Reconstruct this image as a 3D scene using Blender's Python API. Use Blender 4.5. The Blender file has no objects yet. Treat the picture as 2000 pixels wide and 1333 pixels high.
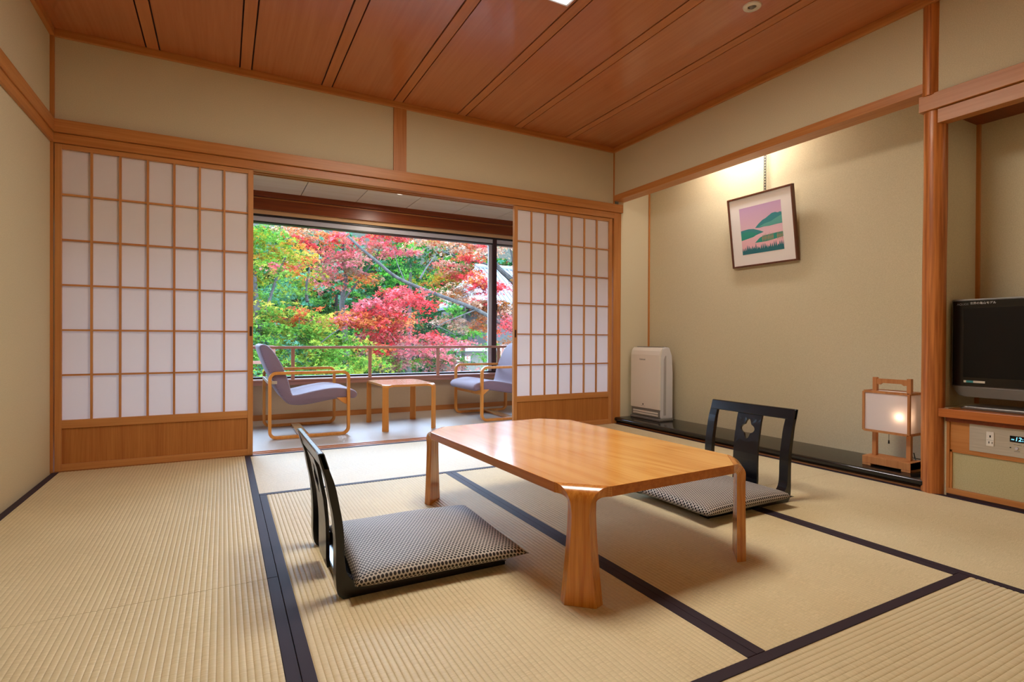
import bpy, bmesh, math, random
import numpy as np
from mathutils import Vector, Matrix
PI = math.pi
C = bpy.context.scene.collection
SC = bpy.context.scene

# ------------------------------------------------------------------ camera
F = 1056.6
CAM = Vector((0.8182, -3.7835, 0.7459))
RV = Vector((0.88200, -0.47123, 0.00449)); UV_ = Vector((-0.00182, 0.00613, 0.99998)); FV = Vector((0.47125, 0.88199, -0.00455))
cd = bpy.data.cameras.new('camera'); cam = bpy.data.objects.new('camera', cd); C.objects.link(cam)
cd.sensor_width = 36; cd.lens = F / 2000 * 36; cd.clip_start = 0.02; cd.clip_end = 500
m = Matrix((RV, UV_, -FV)).transposed().to_4x4(); m.translation = CAM
cam.matrix_world = m
SC.camera = cam
def at(px, py, Y):
    """world point on the plane y = Y seen at photo pixel px, py"""
    d = FV + RV * ((px - 1000) / F) + UV_ * ((666.5 - py) / F)
    return CAM + d * ((Y - CAM.y) / d.y)

# ------------------------------------------------------------------ world, lights, exposure
w = bpy.data.worlds.new('overcast_sky'); SC.world = w; w.use_nodes = True
nt = w.node_tree; nt.nodes.clear()
wo = nt.nodes.new('ShaderNodeOutputWorld'); bg = nt.nodes.new('ShaderNodeBackground')
bg.inputs[0].default_value = (0.52, 0.71, 1.0, 1); bg.inputs[1].default_value = 16.0
nt.links.new(bg.outputs[0], wo.inputs[0])
SC.view_settings.view_transform = 'Standard'; SC.view_settings.look = 'None'
SC.view_settings.gamma = 1; SC.view_settings.use_curve_mapping = False
SC.view_settings.exposure = 0.42
SC.cycles.max_bounces = 10; SC.cycles.diffuse_bounces = 6; SC.cycles.glossy_bounces = 4
SC.cycles.transparent_max_bounces = 12; SC.cycles.sample_clamp_indirect = 6
SC.cycles.use_denoising = True; SC.cycles.caustics_reflective = False; SC.cycles.caustics_refractive = False
def area(name, loc, rot, sx, sy, power, col, portal=False):
    l = bpy.data.lights.new(name, 'AREA'); l.shape = 'RECTANGLE'; l.size = sx; l.size_y = sy; l.energy = power; l.color = col
    o = bpy.data.objects.new(name, l); C.objects.link(o); o.location = loc; o.rotation_euler = rot
    if portal: l.cycles.is_portal = True
    return o
area('window_portal', (2.1, 1.74, 1.07), (-PI / 2, 0, 0), 4.0, 1.44, 1, (1, 1, 1), True)
LAMP_E = 18.5          # glow of the square ceiling lamp over the middle of the room
area('alcove_lamp', (4.0, -1.05, 2.28), (0, 0, 0), 0.08, 0.5, 7.0, (1, 0.97, 0.93))
area('niche_lamp', (4.08, -3.1, 1.84), (0, 0, 0), 0.1, 0.5, 0.6, (1, 0.88, 0.70))
area('veranda_lamp', (2.2, 0.98, 2.03), (0, 0, 0), 0.1, 0.1, 6.0, (1, 0.9, 0.75))

# ------------------------------------------------------------------ materials
def s2l(c):
    return tuple((x / 12.92 if x <= .04045 else ((x + .055) / 1.055) ** 2.4) for x in (v / 255 for v in c)) + (1,)
class NT:
    def __init__(s, name):
        s.m = bpy.data.materials.new(name); s.m.use_nodes = True; s.t = s.m.node_tree; s.n = s.t.nodes
        s.p = s.n['Principled BSDF']; s.out = s.n['Material Output']
    def add(s, t, **k):
        n = s.n.new(t)
        for a, b in k.items():
            if a.startswith('i_'): n.inputs[a[2:].replace('_', ' ')].default_value = b
            elif a[0] == 'i' and a[1:].isdigit(): n.inputs[int(a[1:])].default_value = b
            else: setattr(n, a, b)
        return n
    def l(s, a, b): s.t.links.new(a, b)
    def math(s, op, a, b=None, c=None):
        n = s.add('ShaderNodeMath', operation=op)
        for i, v in enumerate((a, b, c)):
            if v is None: continue
            if isinstance(v, (int, float)): n.inputs[i].default_value = v
            else: s.l(v, n.inputs[i])
        return n.outputs[0]
    def coord(s, scale=(1, 1, 1), rot=(0, 0, 0), which='Object'):
        tc = s.add('ShaderNodeTexCoord'); mp = s.add('ShaderNodeMapping')
        mp.inputs['Scale'].default_value = scale; mp.inputs['Rotation'].default_value = rot
        s.l(tc.outputs[which], mp.inputs[0]); return mp.outputs[0]
    def noise(s, vec, scale, detail=3, rough=.5, dist=0):
        n = s.add('ShaderNodeTexNoise'); n.inputs['Scale'].default_value = scale; n.inputs['Detail'].default_value = detail
        n.inputs['Roughness'].default_value = rough; n.inputs['Distortion'].default_value = dist
        s.l(vec, n.inputs['Vector']); return n.outputs['Fac']
    def ramp(s, fac, stops):
        r = s.add('ShaderNodeValToRGB'); e = r.color_ramp.elements
        while len(e) < len(stops): e.new(.5)
        for el, (p, c) in zip(e, stops): el.position = p; el.color = c
        s.l(fac, r.inputs[0]); return r.outputs[0]
    def bump(s, h, strength=.3, dist=.002):
        b = s.add('ShaderNodeBump'); b.inputs['Strength'].default_value = strength; b.inputs['Distance'].default_value = dist
        s.l(h, b.inputs['Height']); s.l(b.outputs[0], s.p.inputs['Normal']); return b
    def base(s, c, rough=.5, spec=.5, metal=0, coat=0, coatr=.1):
        if isinstance(c, tuple): s.p.inputs['Base Color'].default_value = c
        else: s.l(c, s.p.inputs['Base Color'])
        s.p.inputs['Roughness'].default_value = rough; s.p.inputs['Specular IOR Level'].default_value = spec
        s.p.inputs['Metallic'].default_value = metal; s.p.inputs['Coat Weight'].default_value = coat
        s.p.inputs['Coat Roughness'].default_value = coatr; return s.m
def plain(name, rgb, rough=.5, spec=.5, metal=0, coat=0):
    return NT(name).base(s2l(rgb), rough, spec, metal, coat)
def glow(name, rgb, e):
    n = NT(name); n.p.inputs['Emission Color'].default_value = s2l(rgb); n.p.inputs['Emission Strength'].default_value = e
    return n.base(s2l(rgb), .6)
def wood(name, a, b, axis, rough=.4, fine=70, coat=0, along=1.6, spec=.4, figure=0, relief=.08):
    """grain runs along axis ('x','y','z')"""
    n = NT(name); sc = [1, 1, 1]; i = 'xyz'.index(axis); sc[i] = .03
    v = n.coord(tuple(sc)); f1 = n.noise(v, fine, 4 if relief else 1.5, .6); f2 = n.noise(v, fine * .18, 2, .5, .4)
    fac = n.math('ADD', n.math('MULTIPLY', f1, .6), n.math('MULTIPLY', f2, .4))
    if figure:
        sc2 = [1, 1, 1]; sc2[i] = .16
        v2 = n.coord(tuple(sc2)); f = n.noise(v2, 3.2, 1, .5, .3)
        rings = n.math('PINGPONG', n.math('MULTIPLY', f, figure), .5)
        fac = n.math('ADD', n.math('MULTIPLY', fac, .76), n.math('MULTIPLY', n.math('MULTIPLY', rings, 2), .24))
        col = n.ramp(fac, [(.30, s2l(b)), (.60, s2l(a))])
    else:
        col = n.ramp(fac, [(.34, s2l(b)), (.66, s2l(a))])
    if relief: n.bump(f1, relief, .001)
    return n.base(col, rough, spec, 0, coat, .12)
TRIM_A, TRIM_B = (200, 136, 76), (174, 106, 50)
M = {}
for ax in 'xyz': M['trim_' + ax] = wood('hinoki_trim_' + ax, TRIM_A, TRIM_B, ax, .38)
M['shoji_v'] = wood('shoji_wood_v', (205, 145, 86), (180, 115, 62), 'z', .45)
M['shoji_h'] = wood('shoji_wood_h', (205, 145, 86), (180, 115, 62), 'x', .45)
M['kick'] = wood('shoji_kick_board', (190, 126, 64), (164, 98, 44), 'z', .45, fine=120)
M['ceil'] = wood('ceiling_board', (188, 114, 70), (176, 101, 58), 'y', .26, fine=60, spec=.55, coat=.35)
M['ceil_strip'] = wood('ceiling_strip', (194, 124, 78), (178, 108, 62), 'y', .35, fine=60)
M['dark_groove'] = plain('groove_shadow_gap', (60, 24, 12), .8)
M['header'] = wood('veranda_header', (140, 66, 26), (110, 44, 14), 'x', .35)
M['tan'] = plain('tan_soffit', (222, 178, 128), .6)
M['log'] = None
M['black'] = plain('black_lacquer', (14, 12, 14), .22, .5)
M['black_alum'] = plain('black_aluminium', (30, 24, 30), .4)
M['alum'] = plain('bronze_aluminium', (200, 198, 208), .35, .5, .0)
M['purple_alum'] = plain('brown_aluminium_sash', (70, 46, 52), .4, .5, .3)
M['silver'] = plain('silver_plastic', (120, 116, 112), .35, .5, .4)
M['white'] = plain('white_plastic', (225, 216, 204), .35)
M['white_side'] = plain('white_plastic_side', (212, 208, 208), .35)
M['gray_light'] = plain('light_grey_plastic', (172, 166, 164), .4)
M['gray'] = plain('grey_plastic', (120, 114, 108), .4)
M['rail'] = plain('rail_paint', (186, 136, 122), .3)

def wallpaper(name, c, dc):
    n = NT(name); v = n.coord()
    f = n.noise(v, 260, 2); g = n.noise(n.coord((1, 1, .25)), 420, 2)
    col = n.ramp(f, [(.3, s2l(tuple(x - dc for x in c))), (.7, s2l(tuple(x + dc for x in c)))])
    n.bump(n.math('ADD', f, g), .35, .0012)
    return n.base(col, .85, .2)
M['wall'] = wallpaper('khaki_wallpaper', (206, 193, 162), 7)
M['panel_paper'] = wallpaper('cabinet_wallpaper', (186, 174, 132), 9)
M['veranda_wall'] = wallpaper('veranda_wallpaper', (200, 180, 152), 6)
def cream():
    n = NT('cream_ceiling_board'); f = n.noise(n.coord((.15, 2, 1)), 6, 4, .6, .5)
    return n.base(n.ramp(f, [(.3, s2l((236, 220, 192))), (.7, s2l((246, 234, 212)))]), .55, .3)
M['cream'] = cream()

def tatami(name, along, tint=(0, 0, 0), rough=.50, lo=(196, 177, 136), hi=(224, 207, 168)):
    """ribs are geometry; the weft is fine bump and colour across the ribs"""
    n = NT(name); tc = n.add('ShaderNodeTexCoord'); sp = n.add('ShaderNodeSeparateXYZ'); n.l(tc.outputs['Object'], sp.inputs[0])
    u = sp.outputs['Y' if along == 'y' else 'X']; v = sp.outputs['X' if along == 'y' else 'Y']
    rid = n.math('FLOOR', n.math('DIVIDE', v, .0152))
    cb = n.add('ShaderNodeCombineXYZ'); n.l(n.math('MULTIPLY', u, 420.), cb.inputs[0]); n.l(n.math('MULTIPLY', v, 6.), cb.inputs[1]); n.l(rid, cb.inputs[2])
    f = n.noise(cb.outputs[0], 1.0, 2, .6)
    big = n.noise(n.coord(), 2.2, 2)
    fac = n.math('ADD', n.math('MULTIPLY', f, .7), n.math('MULTIPLY', big, .3))
    # colour is slightly darker along the stitched furrows between ribs
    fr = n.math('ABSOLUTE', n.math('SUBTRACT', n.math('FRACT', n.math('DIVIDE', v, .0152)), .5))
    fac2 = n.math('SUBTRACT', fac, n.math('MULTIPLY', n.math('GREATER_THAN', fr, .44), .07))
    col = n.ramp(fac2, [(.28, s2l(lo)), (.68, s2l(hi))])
    n.bump(f, .25, .0012)
    # rush stems reflect sharply along their own length and broadly across it
    tg = n.add('ShaderNodeCombineXYZ'); tg.inputs[1 if along == 'y' else 0].default_value = 1.0
    n.l(tg.outputs[0], n.p.inputs['Tangent']); n.p.inputs['Anisotropic'].default_value = .8
    return n.base(col, rough, .45)
M['tatami_y'] = tatami('tatami_rush_y', 'y')
M['tatami_x'] = tatami('tatami_rush_x', 'x')
M['heri'] = plain('mat_binding_cloth', (50, 38, 48), .65, .25)
M['carpet'] = None
def carpet():
    n = NT('veranda_carpet'); v = n.coord((1, 1, 1))
    f = n.noise(v, 230, 2); w2 = n.add('ShaderNodeTexVoronoi'); w2.inputs['Scale'].default_value = 130; n.l(v, w2.inputs['Vector'])
    col = n.ramp(f, [(.3, s2l((176, 168, 158))), (.7, s2l((206, 198, 188)))])
    n.bump(w2.outputs['Distance'], .3, .002)
    return n.base(col, .36, .8)
M['carpet'] = carpet()
def logmat():
    n = NT('polished_log'); v = n.coord((1, 1, .03)); f = n.noise(v, 75, 4, .6, .3); g = n.noise(n.coord((1, 1, .12)), 30, 2)
    col = n.ramp(f, [(.32, s2l((150, 78, 26))), (.66, s2l((206, 128, 62)))])
    n.bump(g, .5, .006); return n.base(col, .4, .5, 0, .05)
M['log'] = logmat()
M['table_top'] = wood('table_top_wood', (232, 168, 84), (212, 138, 52), 'y', .18, fine=60, coat=.4, figure=9, spec=.5, relief=0)
def plymat(name, a, b, dark, layers):
    n = NT(name); tc = n.add('ShaderNodeTexCoord'); sp = n.add('ShaderNodeSeparateXYZ'); n.l(tc.outputs['UV'], sp.inputs[0])
    vv = n.coord((1, 1, .04)); f = n.noise(vv, 80, 3, .6)
    col = n.ramp(f, [(.35, s2l(b)), (.65, s2l(a))])
    fr = n.math('FRACT', n.math('MULTIPLY', sp.outputs['X'], layers))
    k = n.math('GREATER_THAN', n.math('ABSOLUTE', n.math('SUBTRACT', fr, .5)), .40)
    on = n.math('MULTIPLY', n.math('MULTIPLY', k, sp.outputs['Y']), .75)
    mx = n.add('ShaderNodeMix', data_type='RGBA'); n.l(on, mx.inputs[0]); n.l(col, mx.inputs[6]); mx.inputs[7].default_value = s2l(dark)
    return n.base(mx.outputs[2], .25, .5, 0, .4)
M['table_edge'] = wood('table_edge_wood', (196, 120, 50), (164, 88, 28), 'y', .3, fine=90)
M['ply'] = plymat('bent_plywood', (216, 144, 58), (184, 106, 32), (110, 48, 14), 6)
M['beech'] = wood('beech_ply', (234, 168, 88), (214, 138, 58), 'z', .35, fine=40)
M['beech_top'] = wood('beech_top', (226, 168, 104), (204, 140, 76), 'x', .2, fine=40, coat=.3)
M['lantern_wood'] = wood('lantern_wood', (196, 134, 78), (168, 104, 54), 'z', .5, fine=60)
def paper(name, c, tr=.5):
    n = NT(name); n.n.remove(n.p)
    d = n.add('ShaderNodeBsdfDiffuse'); t = n.add('ShaderNodeBsdfTranslucent'); mx = n.add('ShaderNodeMixShader')
    d.inputs[0].default_value = s2l(c); t.inputs[0].default_value = s2l(c); mx.inputs[0].default_value = tr
    n.l(d.outputs[0], mx.inputs[1]); n.l(t.outputs[0], mx.inputs[2]); n.l(mx.outputs[0], n.out.inputs[0]); return n.m
M['paper'] = paper('shoji_paper', (230, 220, 222), .18)
M['shade'] = paper('lantern_shade', (245, 240, 242), .45)
def glassmat():
    n = NT('window_glass'); n.n.remove(n.p)
    t = n.add('ShaderNodeBsdfTransparent'); g = n.add('ShaderNodeBsdfGlossy'); g.inputs['Roughness'].default_value = .0
    t.inputs[0].default_value = (.97, .98, .98, 1)
    fr = n.add('ShaderNodeFresnel'); fr.inputs[0].default_value = 1.35; mx = n.add('ShaderNodeMixShader')
    n.l(fr.outputs[0], mx.inputs[0]); n.l(t.outputs[0], mx.inputs[1]); n.l(g.outputs[0], mx.inputs[2]); n.l(mx.outputs[0], n.out.inputs[0]); return n.m
M['glass'] = glassmat()
def dots():
    n = NT('dotted_cushion_cloth'); tc = n.add('ShaderNodeTexCoord'); P = .0122; s3 = math.sqrt(3)
    sp = n.add('ShaderNodeSeparateXYZ'); n.l(tc.outputs['UV'], sp.inputs[0])
    a = n.math('DIVIDE', sp.outputs['X'], P); b = n.math('DIVIDE', sp.outputs['Y'], P * s3)
    def lat(off):
        x = n.math('SUBTRACT', n.math('FRACT', n.math('ADD', a, off)), .5); y = n.math('MULTIPLY', n.math('SUBTRACT', n.math('FRACT', n.math('ADD', b, off)), .5), s3)
        return n.math('ADD', n.math('MULTIPLY', x, x), n.math('MULTIPLY', y, y))
    d = n.math('SQRT', n.math('MINIMUM', lat(0.), lat(.5)))
    k = n.math('LESS_THAN', d, .37)
    mx = n.add('ShaderNodeMix', data_type='RGBA'); n.l(k, mx.inputs[0]); mx.inputs[6].default_value = s2l((188, 178, 168)); mx.inputs[7].default_value = s2l((34, 26, 26))
    n.bump(d, .3, .001); return n.base(mx.outputs[2], .6, .4)
M['dots'] = dots()
def fabric():
    n = NT('purple_check_upholstery'); v = n.coord((1, 1, 1))
    c = n.add('ShaderNodeTexChecker'); c.inputs['Scale'].default_value = 190; n.l(v, c.inputs[0])
    c.inputs[1].default_value = s2l((120, 102, 122)); c.inputs[2].default_value = s2l((148, 128, 146))
    n.bump(c.outputs[1], .3, .002); n.p.inputs['Sheen Weight'].default_value = .35; n.p.inputs['Sheen Tint'].default_value = (.85, .88, 1, 1)
    return n.base(c.outputs[0], .65, .4)
M['fabric'] = fabric()
def brushed():
    n = NT('brushed_steel'); f = n.noise(n.coord((1, 1, 40)), 12, 2); c = n.ramp(f, [(.3, s2l((196, 186, 168))), (.7, s2l((214, 204, 188)))])
    return n.base(c, .38, .5, .55)
M['steel'] = brushed()
def granite():
    n = NT('polished_black_stone'); f = n.noise(n.coord(), 400, 2)
    return n.base(n.ramp(f, [(.4, s2l((16, 14, 13))), (.8, s2l((40, 36, 32)))]), .12, .5)
M['stone'] = granite()

# ------------------------------------------------------------------ mesh helpers
class MB:
    def __init__(s): s.v = []; s.f = []; s.uv = None
    def add(s, vs, fs):
        k = len(s.v); s.v += [tuple(v) for v in vs]; s.f += [tuple(i + k for i in f) for f in fs]; return s
    def box(s, x0, x1, y0, y1, z0, z1):
        v = [(x0, y0, z0), (x1, y0, z0), (x1, y1, z0), (x0, y1, z0), (x0, y0, z1), (x1, y0, z1), (x1, y1, z1), (x0, y1, z1)]
        return s.add(v, [(0, 3, 2, 1), (4, 5, 6, 7), (0, 1, 5, 4), (1, 2, 6, 5), (2, 3, 7, 6), (3, 0, 4, 7)])
    def prism(s, poly, axis, a, b):
        """poly: 2-D outline in the plane across axis, swept from a to b"""
        def P(p, t): return {'x': (t, p[0], p[1]), 'y': (p[0], t, p[1]), 'z': (p[0], p[1], t)}[axis]
        n = len(poly); v = [P(p, a) for p in poly] + [P(p, b) for p in poly]
        return s.add(v, [tuple(range(n)), tuple(range(2 * n - 1, n - 1, -1))] + [(i, i + n, (i + 1) % n + n, (i + 1) % n) for i in range(n)])
    def cyl(s, c, r, h, axis='z', n=24, r2=None):
        r2 = r if r2 is None else r2
        def P(a, rr, t):
            x, y = rr * math.cos(a), rr * math.sin(a)
            return {'x': (c[0] + t, c[1] + x, c[2] + y), 'y': (c[0] + x, c[1] + t, c[2] + y), 'z': (c[0] + x, c[1] + y, c[2] + t)}[axis]
        v = [P(2 * PI * i / n, r, 0) for i in range(n)] + [P(2 * PI * i / n, r2, h) for i in range(n)]
        return s.add(v, [tuple(range(n - 1, -1, -1)), tuple(range(n, 2 * n))] + [(i, (i + 1) % n, (i + 1) % n + n, i + n) for i in range(n)])
    def sweep(s, path, prof, closed=False, up=Vector((0, 1, 0))):
        """prof: 2-D offsets (side along 'up', out in the path plane)"""
        path = [Vector(p) for p in path]; n = len(path); k = len(prof); vs = []
        for i, p in enumerate(path):
            a = path[(i - 1) % n] if (closed or i > 0) else p; b = path[(i + 1) % n] if (closed or i < n - 1) else p
            t = (b - a).normalized(); o = t.cross(up).normalized(); u2 = o.cross(t).normalized()
            for (x, y) in prof: vs.append(p + u2 * x + o * y)
        fs = []
        for i in range(n if closed else n - 1):
            j = (i + 1) % n
            for q in range(k): fs.append((i * k + q, i * k + (q + 1) % k, j * k + (q + 1) % k, j * k + q))
        if not closed: fs += [tuple(range(k - 1, -1, -1)), tuple((n - 1) * k + q for q in range(k))]
        return s.add(vs, fs)
    def tube(s, path, r, n=8, r1=None):
        path = [Vector(p) for p in path]; L = len(path); vs = []; r1 = r if r1 is None else r1
        for i, p in enumerate(path):
            t = (path[min(i + 1, L - 1)] - path[max(i - 1, 0)]).normalized(); u = t.orthogonal().normalized() if i == 0 else (u - t * u.dot(t)).normalized()
            w2 = t.cross(u); rr = r + (r1 - r) * i / max(1, L - 1)
            for j in range(n):
                a = 2 * PI * j / n; vs.append(p + (u * math.cos(a) + w2 * math.sin(a)) * rr)
        fs = [(i * n + j, i * n + (j + 1) % n, (i + 1) * n + (j + 1) % n, (i + 1) * n + j) for i in range(L - 1) for j in range(n)]
        fs += [tuple(range(n - 1, -1, -1)), tuple((L - 1) * n + j for j in range(n))]
        return s.add(vs, fs)
    def build(s, name, mat, parent=None, bevel=0, seg=2, smooth=False, loc=None):
        me = bpy.data.meshes.new(name)
        off = Vector(loc) if loc is not None else Vector((0, 0, 0))
        me.from_pydata([tuple(Vector(v) - off) for v in s.v], [], s.f); me.validate()
        bm = bmesh.new(); bm.from_mesh(me); bmesh.ops.recalc_face_normals(bm, faces=bm.faces); bm.to_mesh(me); bm.free()
        if mat: me.materials.append(M[mat] if isinstance(mat, str) else mat)
        o = bpy.data.objects.new(name, me); C.objects.link(o); o.location = off
        if parent: o.parent = parent
        if bevel:
            b = o.modifiers.new('bevel', 'BEVEL'); b.width = bevel; b.segments = seg; b.limit_method = 'ANGLE'; b.angle_limit = .6
            b.harden_normals = False
        if smooth:
            me.polygons.foreach_set('use_smooth', [True] * len(me.polygons))
            try: me.set_sharp_from_angle(angle=.7)
            except Exception: pass
        return o
def struct(o): o['kind'] = 'structure'; return o
def B(name, x0, x1, y0, y1, z0, z1, mat, parent=None, bevel=0):
    return MB().box(x0, x1, y0, y1, z0, z1).build(name, mat, parent, bevel)
def S(name, *a, **k): return struct(B(name, *a, **k))
def thing(name, label, cat, loc=(0, 0, 0), rz=0, group=None):
    o = bpy.data.objects.new(name, None); C.objects.link(o); o.location = loc; o.rotation_euler = (0, 0, rz)
    o.empty_display_size = .05; o['label'] = label; o['category'] = cat
    if group: o['group'] = group
    return o
def tag(o, label, cat, group=None):
    o['label'] = label; o['category'] = cat
    if group: o['group'] = group
    return o
def dup(root, loc, rz, label, group=None):
    r = root.copy(); C.objects.link(r); r.location = loc; r.rotation_euler = (0, 0, rz); r['label'] = label
    if group: r['group'] = group
    for ch in list(root.children):
        c = ch.copy(); C.objects.link(c); c.parent = r
        for g in list(ch.children):
            d = g.copy(); C.objects.link(d); d.parent = c
    return r

# ------------------------------------------------------------------ room shell
fl = S('floor', -.2, 4.4, -4.0, .0, -.12, -.030, 'trim_x')
H = 2.42
S('wall_left', -.15, -.012, -4.0, 0.0, -.03, H, 'wall')
S('wall_left', -.15, -.012, .12, 1.62, -.03, H, 'veranda_wall')
S('wall_front', -.15, 4.0, -4.12, -3.98, -.03, H, 'wall')
# back wall above the lintel, split by the short post
S('wall_back', -.012, 3.86, 0.0, .12, 1.86, H, 'wall')
# right side: wall above the alcove beam, wall above the niche
S('wall_right', 3.85, 3.92, -2.40, 0.0, 2.0, H, 'wall')
S('wall_right', 3.862, 3.92, -4.0, -2.40, 1.90, H, 'wall')
S('wall_right', 3.86, 4.0, -4.0, -3.72, -.03, 1.90, 'wall')
S('wall_alcove_left', 3.90, 4.30, 0.0, .12, -.03, H, 'wall')
S('wall_alcove_back', 4.26, 4.36, -2.44, 0.0, -.03, H, 'wall')
S('wall_alcove_right', 3.92, 4.26, -2.44, -2.385, -.03, H, 'wall')
S('wall_niche_back', 4.27, 4.37, -3.75, -2.44, -.03, 1.9, 'wall')
S('wall_niche_right', 3.90, 4.27, -3.75, -3.70, -.03, 1.9, 'wall')
S('ceiling_alcove', 3.92, 4.26, -2.385, 0, 2.36, 2.42, 'ceil')
S('ceiling_niche', 3.90, 4.27, -3.70, -2.44, 1.862, 1.90, 'header')
# ceiling: boards and cover strips with open joints
ce = S('ceiling', -.15, 4.4, -4.0, .12, 2.432, 2.50, 'dark_groove')
cx = [(-.012, None)]
edges = []
xs = [.457 + .4835 * i for i in range(7)]
prev = -.012
for x in xs:
    a, b = x - .033, x + .033
    B('ceiling_board', prev, a - .004, -3.98, 0.0, H, 2.436, 'ceil', ce)
    B('ceiling_strip', a + .004, b - .004, -3.98, 0.0, H - .002, 2.436, 'ceil_strip', ce)
    prev = b + .004
B('ceiling_board', prev, 3.86, -3.98, 0.0, H, 2.436, 'ceil', ce)
# cornice
S('trim_1', -.012, 3.85, -.022, 0.0, 2.378, H, 'trim_x', bevel=.002)
S('trim_2', -.012, .010, -3.98, -.022, 2.378, H, 'trim_y', bevel=.002)
S('trim_3', 3.828, 3.85, -3.98, -.022, 2.378, H, 'trim_y', bevel=.002)
# long lintel over the screens and its head track
S('trim_4', .0, 3.93, -.030, 0.0, 1.858, 1.928, 'trim_x', bevel=.0015)
S('wall_niche_left', 3.905, 4.26, -2.474, -2.44, -.03, .42, 'wall')
tr = S('trim_5', .0, 3.85, -.012, .02, 1.805, 1.856, 'trim_x')
for a, b in ((.024, .040), (.066, .084), (.110, .125)): B('head_track', 0, 3.85, a, b, 1.805, 1.86, 'trim_x', tr)
B('head_track', 0, 3.85, .02, .125, 1.825, 1.858, 'trim_x', tr)
S('trim_6', 1.879, 1.972, -.012, 0.0, 1.928, 2.378, 'trim_z')
S('trim_7', -.014, .008, -.014, 0.004, 1.928, 2.378, 'trim_z')
S('trim_8', 3.842, 3.852, -.010, 0.0, 1.928, 2.378, 'trim_z')
S('trim_9', -.022, .002, -.006, .12, -.0, 1.856, 'trim_z')
S('trim_10', 3.848, 3.930, -.004, .12, .0, 1.858, 'trim_z', bevel=.0015)
# picture rail on the left wall
S('trim_11', -.012, .010, -3.98, -.030, 1.858, 1.932, 'trim_y', bevel=.0015)
S('trim_12', -.012, .004, -3.98, -.006, 1.806, 1.856, 'trim_y', bevel=.0015)
# beam over the alcove, corner strip, floor strips
S('trim_13', 3.845, 3.960, -2.385, -.005, 1.958, 2.006, 'trim_y', bevel=.0015)
S('trim_14', 4.248, 4.262, -.012, 0.0, .06, 2.36, 'trim_z')
S('trim_15', 3.895, 3.915, -2.385, .0, -.03, .010, 'trim_y')
S('trim_16', -.02, 3.90, .000, .022, -.03, .002, 'trim_x')
thr = S('trim_17', -.02, 3.95, .022, .120, -.03, .000, 'trim_x')
for y in (.045, .095): B('threshold_rib', .0, 3.85, y - .008, y + .008, .0, .004, 'trim_x', thr)
S('trim_18', 3.848, 3.90, -3.72, -2.366, 1.868, 1.945, 'trim_y', bevel=.0015)
S('trim_19', 3.862, 3.92, -3.72, -2.44, 1.798, 1.864, 'trim_y', bevel=.0015)
S('trim_20', 4.256, 4.272, -2.456, -2.438, .42, 1.862, 'trim_z')
# log pillar (slightly irregular), a thinner run above the lintel
def logpost(z0, z1, r, seed, cx_, cy_):
    rng = random.Random(seed); n = 28; k = 24; vs = []; ph = [rng.uniform(0, 6) for _ in range(4)]
    for i in range(k + 1):
        z = z0 + (z1 - z0) * i / k
        for j in range(n):
            a = 2 * PI * j / n
            rr = r * (1 + .02 * math.sin(3 * a + ph[0] + z * 2) + .012 * math.sin(7 * a + ph[1] - z * 4) + .015 * math.sin(z * 9 + ph[2] + a))
            vs.append((cx_ + rr * math.cos(a), cy_ + rr * math.sin(a), z))
    fs = [(i * n + j, i * n + (j + 1) % n, (i + 1) * n + (j + 1) % n, (i + 1) * n + j) for i in range(k) for j in range(n)]
    fs += [tuple(range(n - 1, -1, -1)), tuple(k * n + j for j in range(n))]
    return MB().add(vs, fs)
pl = logpost(-.02, 1.90, .048, 3, 3.908, -2.412); struct(pl.build('pillar', 'log', smooth=True))
struct(logpost(1.94, 2.42, .040, 8, 3.880, -2.408).build('pillar', 'log', smooth=True))

# ------------------------------------------------------------------ tatami mats (parts of the floor)
def mat(x0, x1, y0, y1, along, mt):
    o = None; P = .0152; hgt = .0016
    g = .0008; x0 += g; x1 -= g; y0 += g; y1 -= g
    a0, a1 = (x0, x1) if along == 'y' else (y0, y1)
    b0, b1 = (y0, y1) if along == 'y' else (x0, x1)
    a0 += .0; n0 = a0 + .030; n1 = a1 - .030
    prof = [(a0, -.028), (a0, -.004), (n0, -.004)]
    k = math.floor(n0 / P); t = [0, .07, .2, .35, .5, .65, .8, .93]
    while k * P < n1:
        for q in t:
            a = k * P + q * P
            if n0 < a < n1:
                prof.append((a, -hgt + hgt * (max(0, 1 - abs(2 * q - 1) ** 2.4)) ** .7))
        k += 1
    prof += [(n1, -.004), (a1, -.004), (a1, -.028)]
    vs = []
    for bb in (b0, b1):
        for (a, z) in prof: vs.append((a, bb, z) if along == 'y' else (bb, a, z))
    L = len(prof)
    fs = [(i, i + 1, i + 1 + L, i + L) for i in range(L - 1)] + [tuple(range(L)), tuple(range(2 * L - 1, L - 1, -1))]
    cxm, cym = (x0 + x1) / 2, (y0 + y1) / 2
    o = MB().add(vs, fs).build('tatami_mat', mt, fl, smooth=True)
    for (a, b) in ((a0, n0), (n1, a1)):
        if along == 'y': q = MB().box(a, b, b0, b1, -.006, .0012)
        else: q = MB().box(b0, b1, a, b, -.006, .0012)
        q.build('mat_border', 'heri', o, bevel=.001)
    return o
T1, T2, T3, TR = .971, 1.934, 2.900, 3.895
YM, YG, YC = -1.958, -.980, -2.932
mat(-.005, T1, YM, .0, 'y', 'tatami_y'); mat(-.005, T1, -3.97, YM, 'y', 'tatami_y')
mat(T1, T3, YG, .0, 'x', 'tatami_x')
mat(T1, T2, YC, YG, 'y', 'tatami_y'); mat(T2, T3, YC, YG, 'y', 'tatami_y')
mat(T3, TR, YM, .0, 'y', 'tatami_y'); mat(T3, TR, -3.97, YM, 'y', 'tatami_y')
mat(T1, T3, -3.97, YC, 'x', 'tatami_x')

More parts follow.
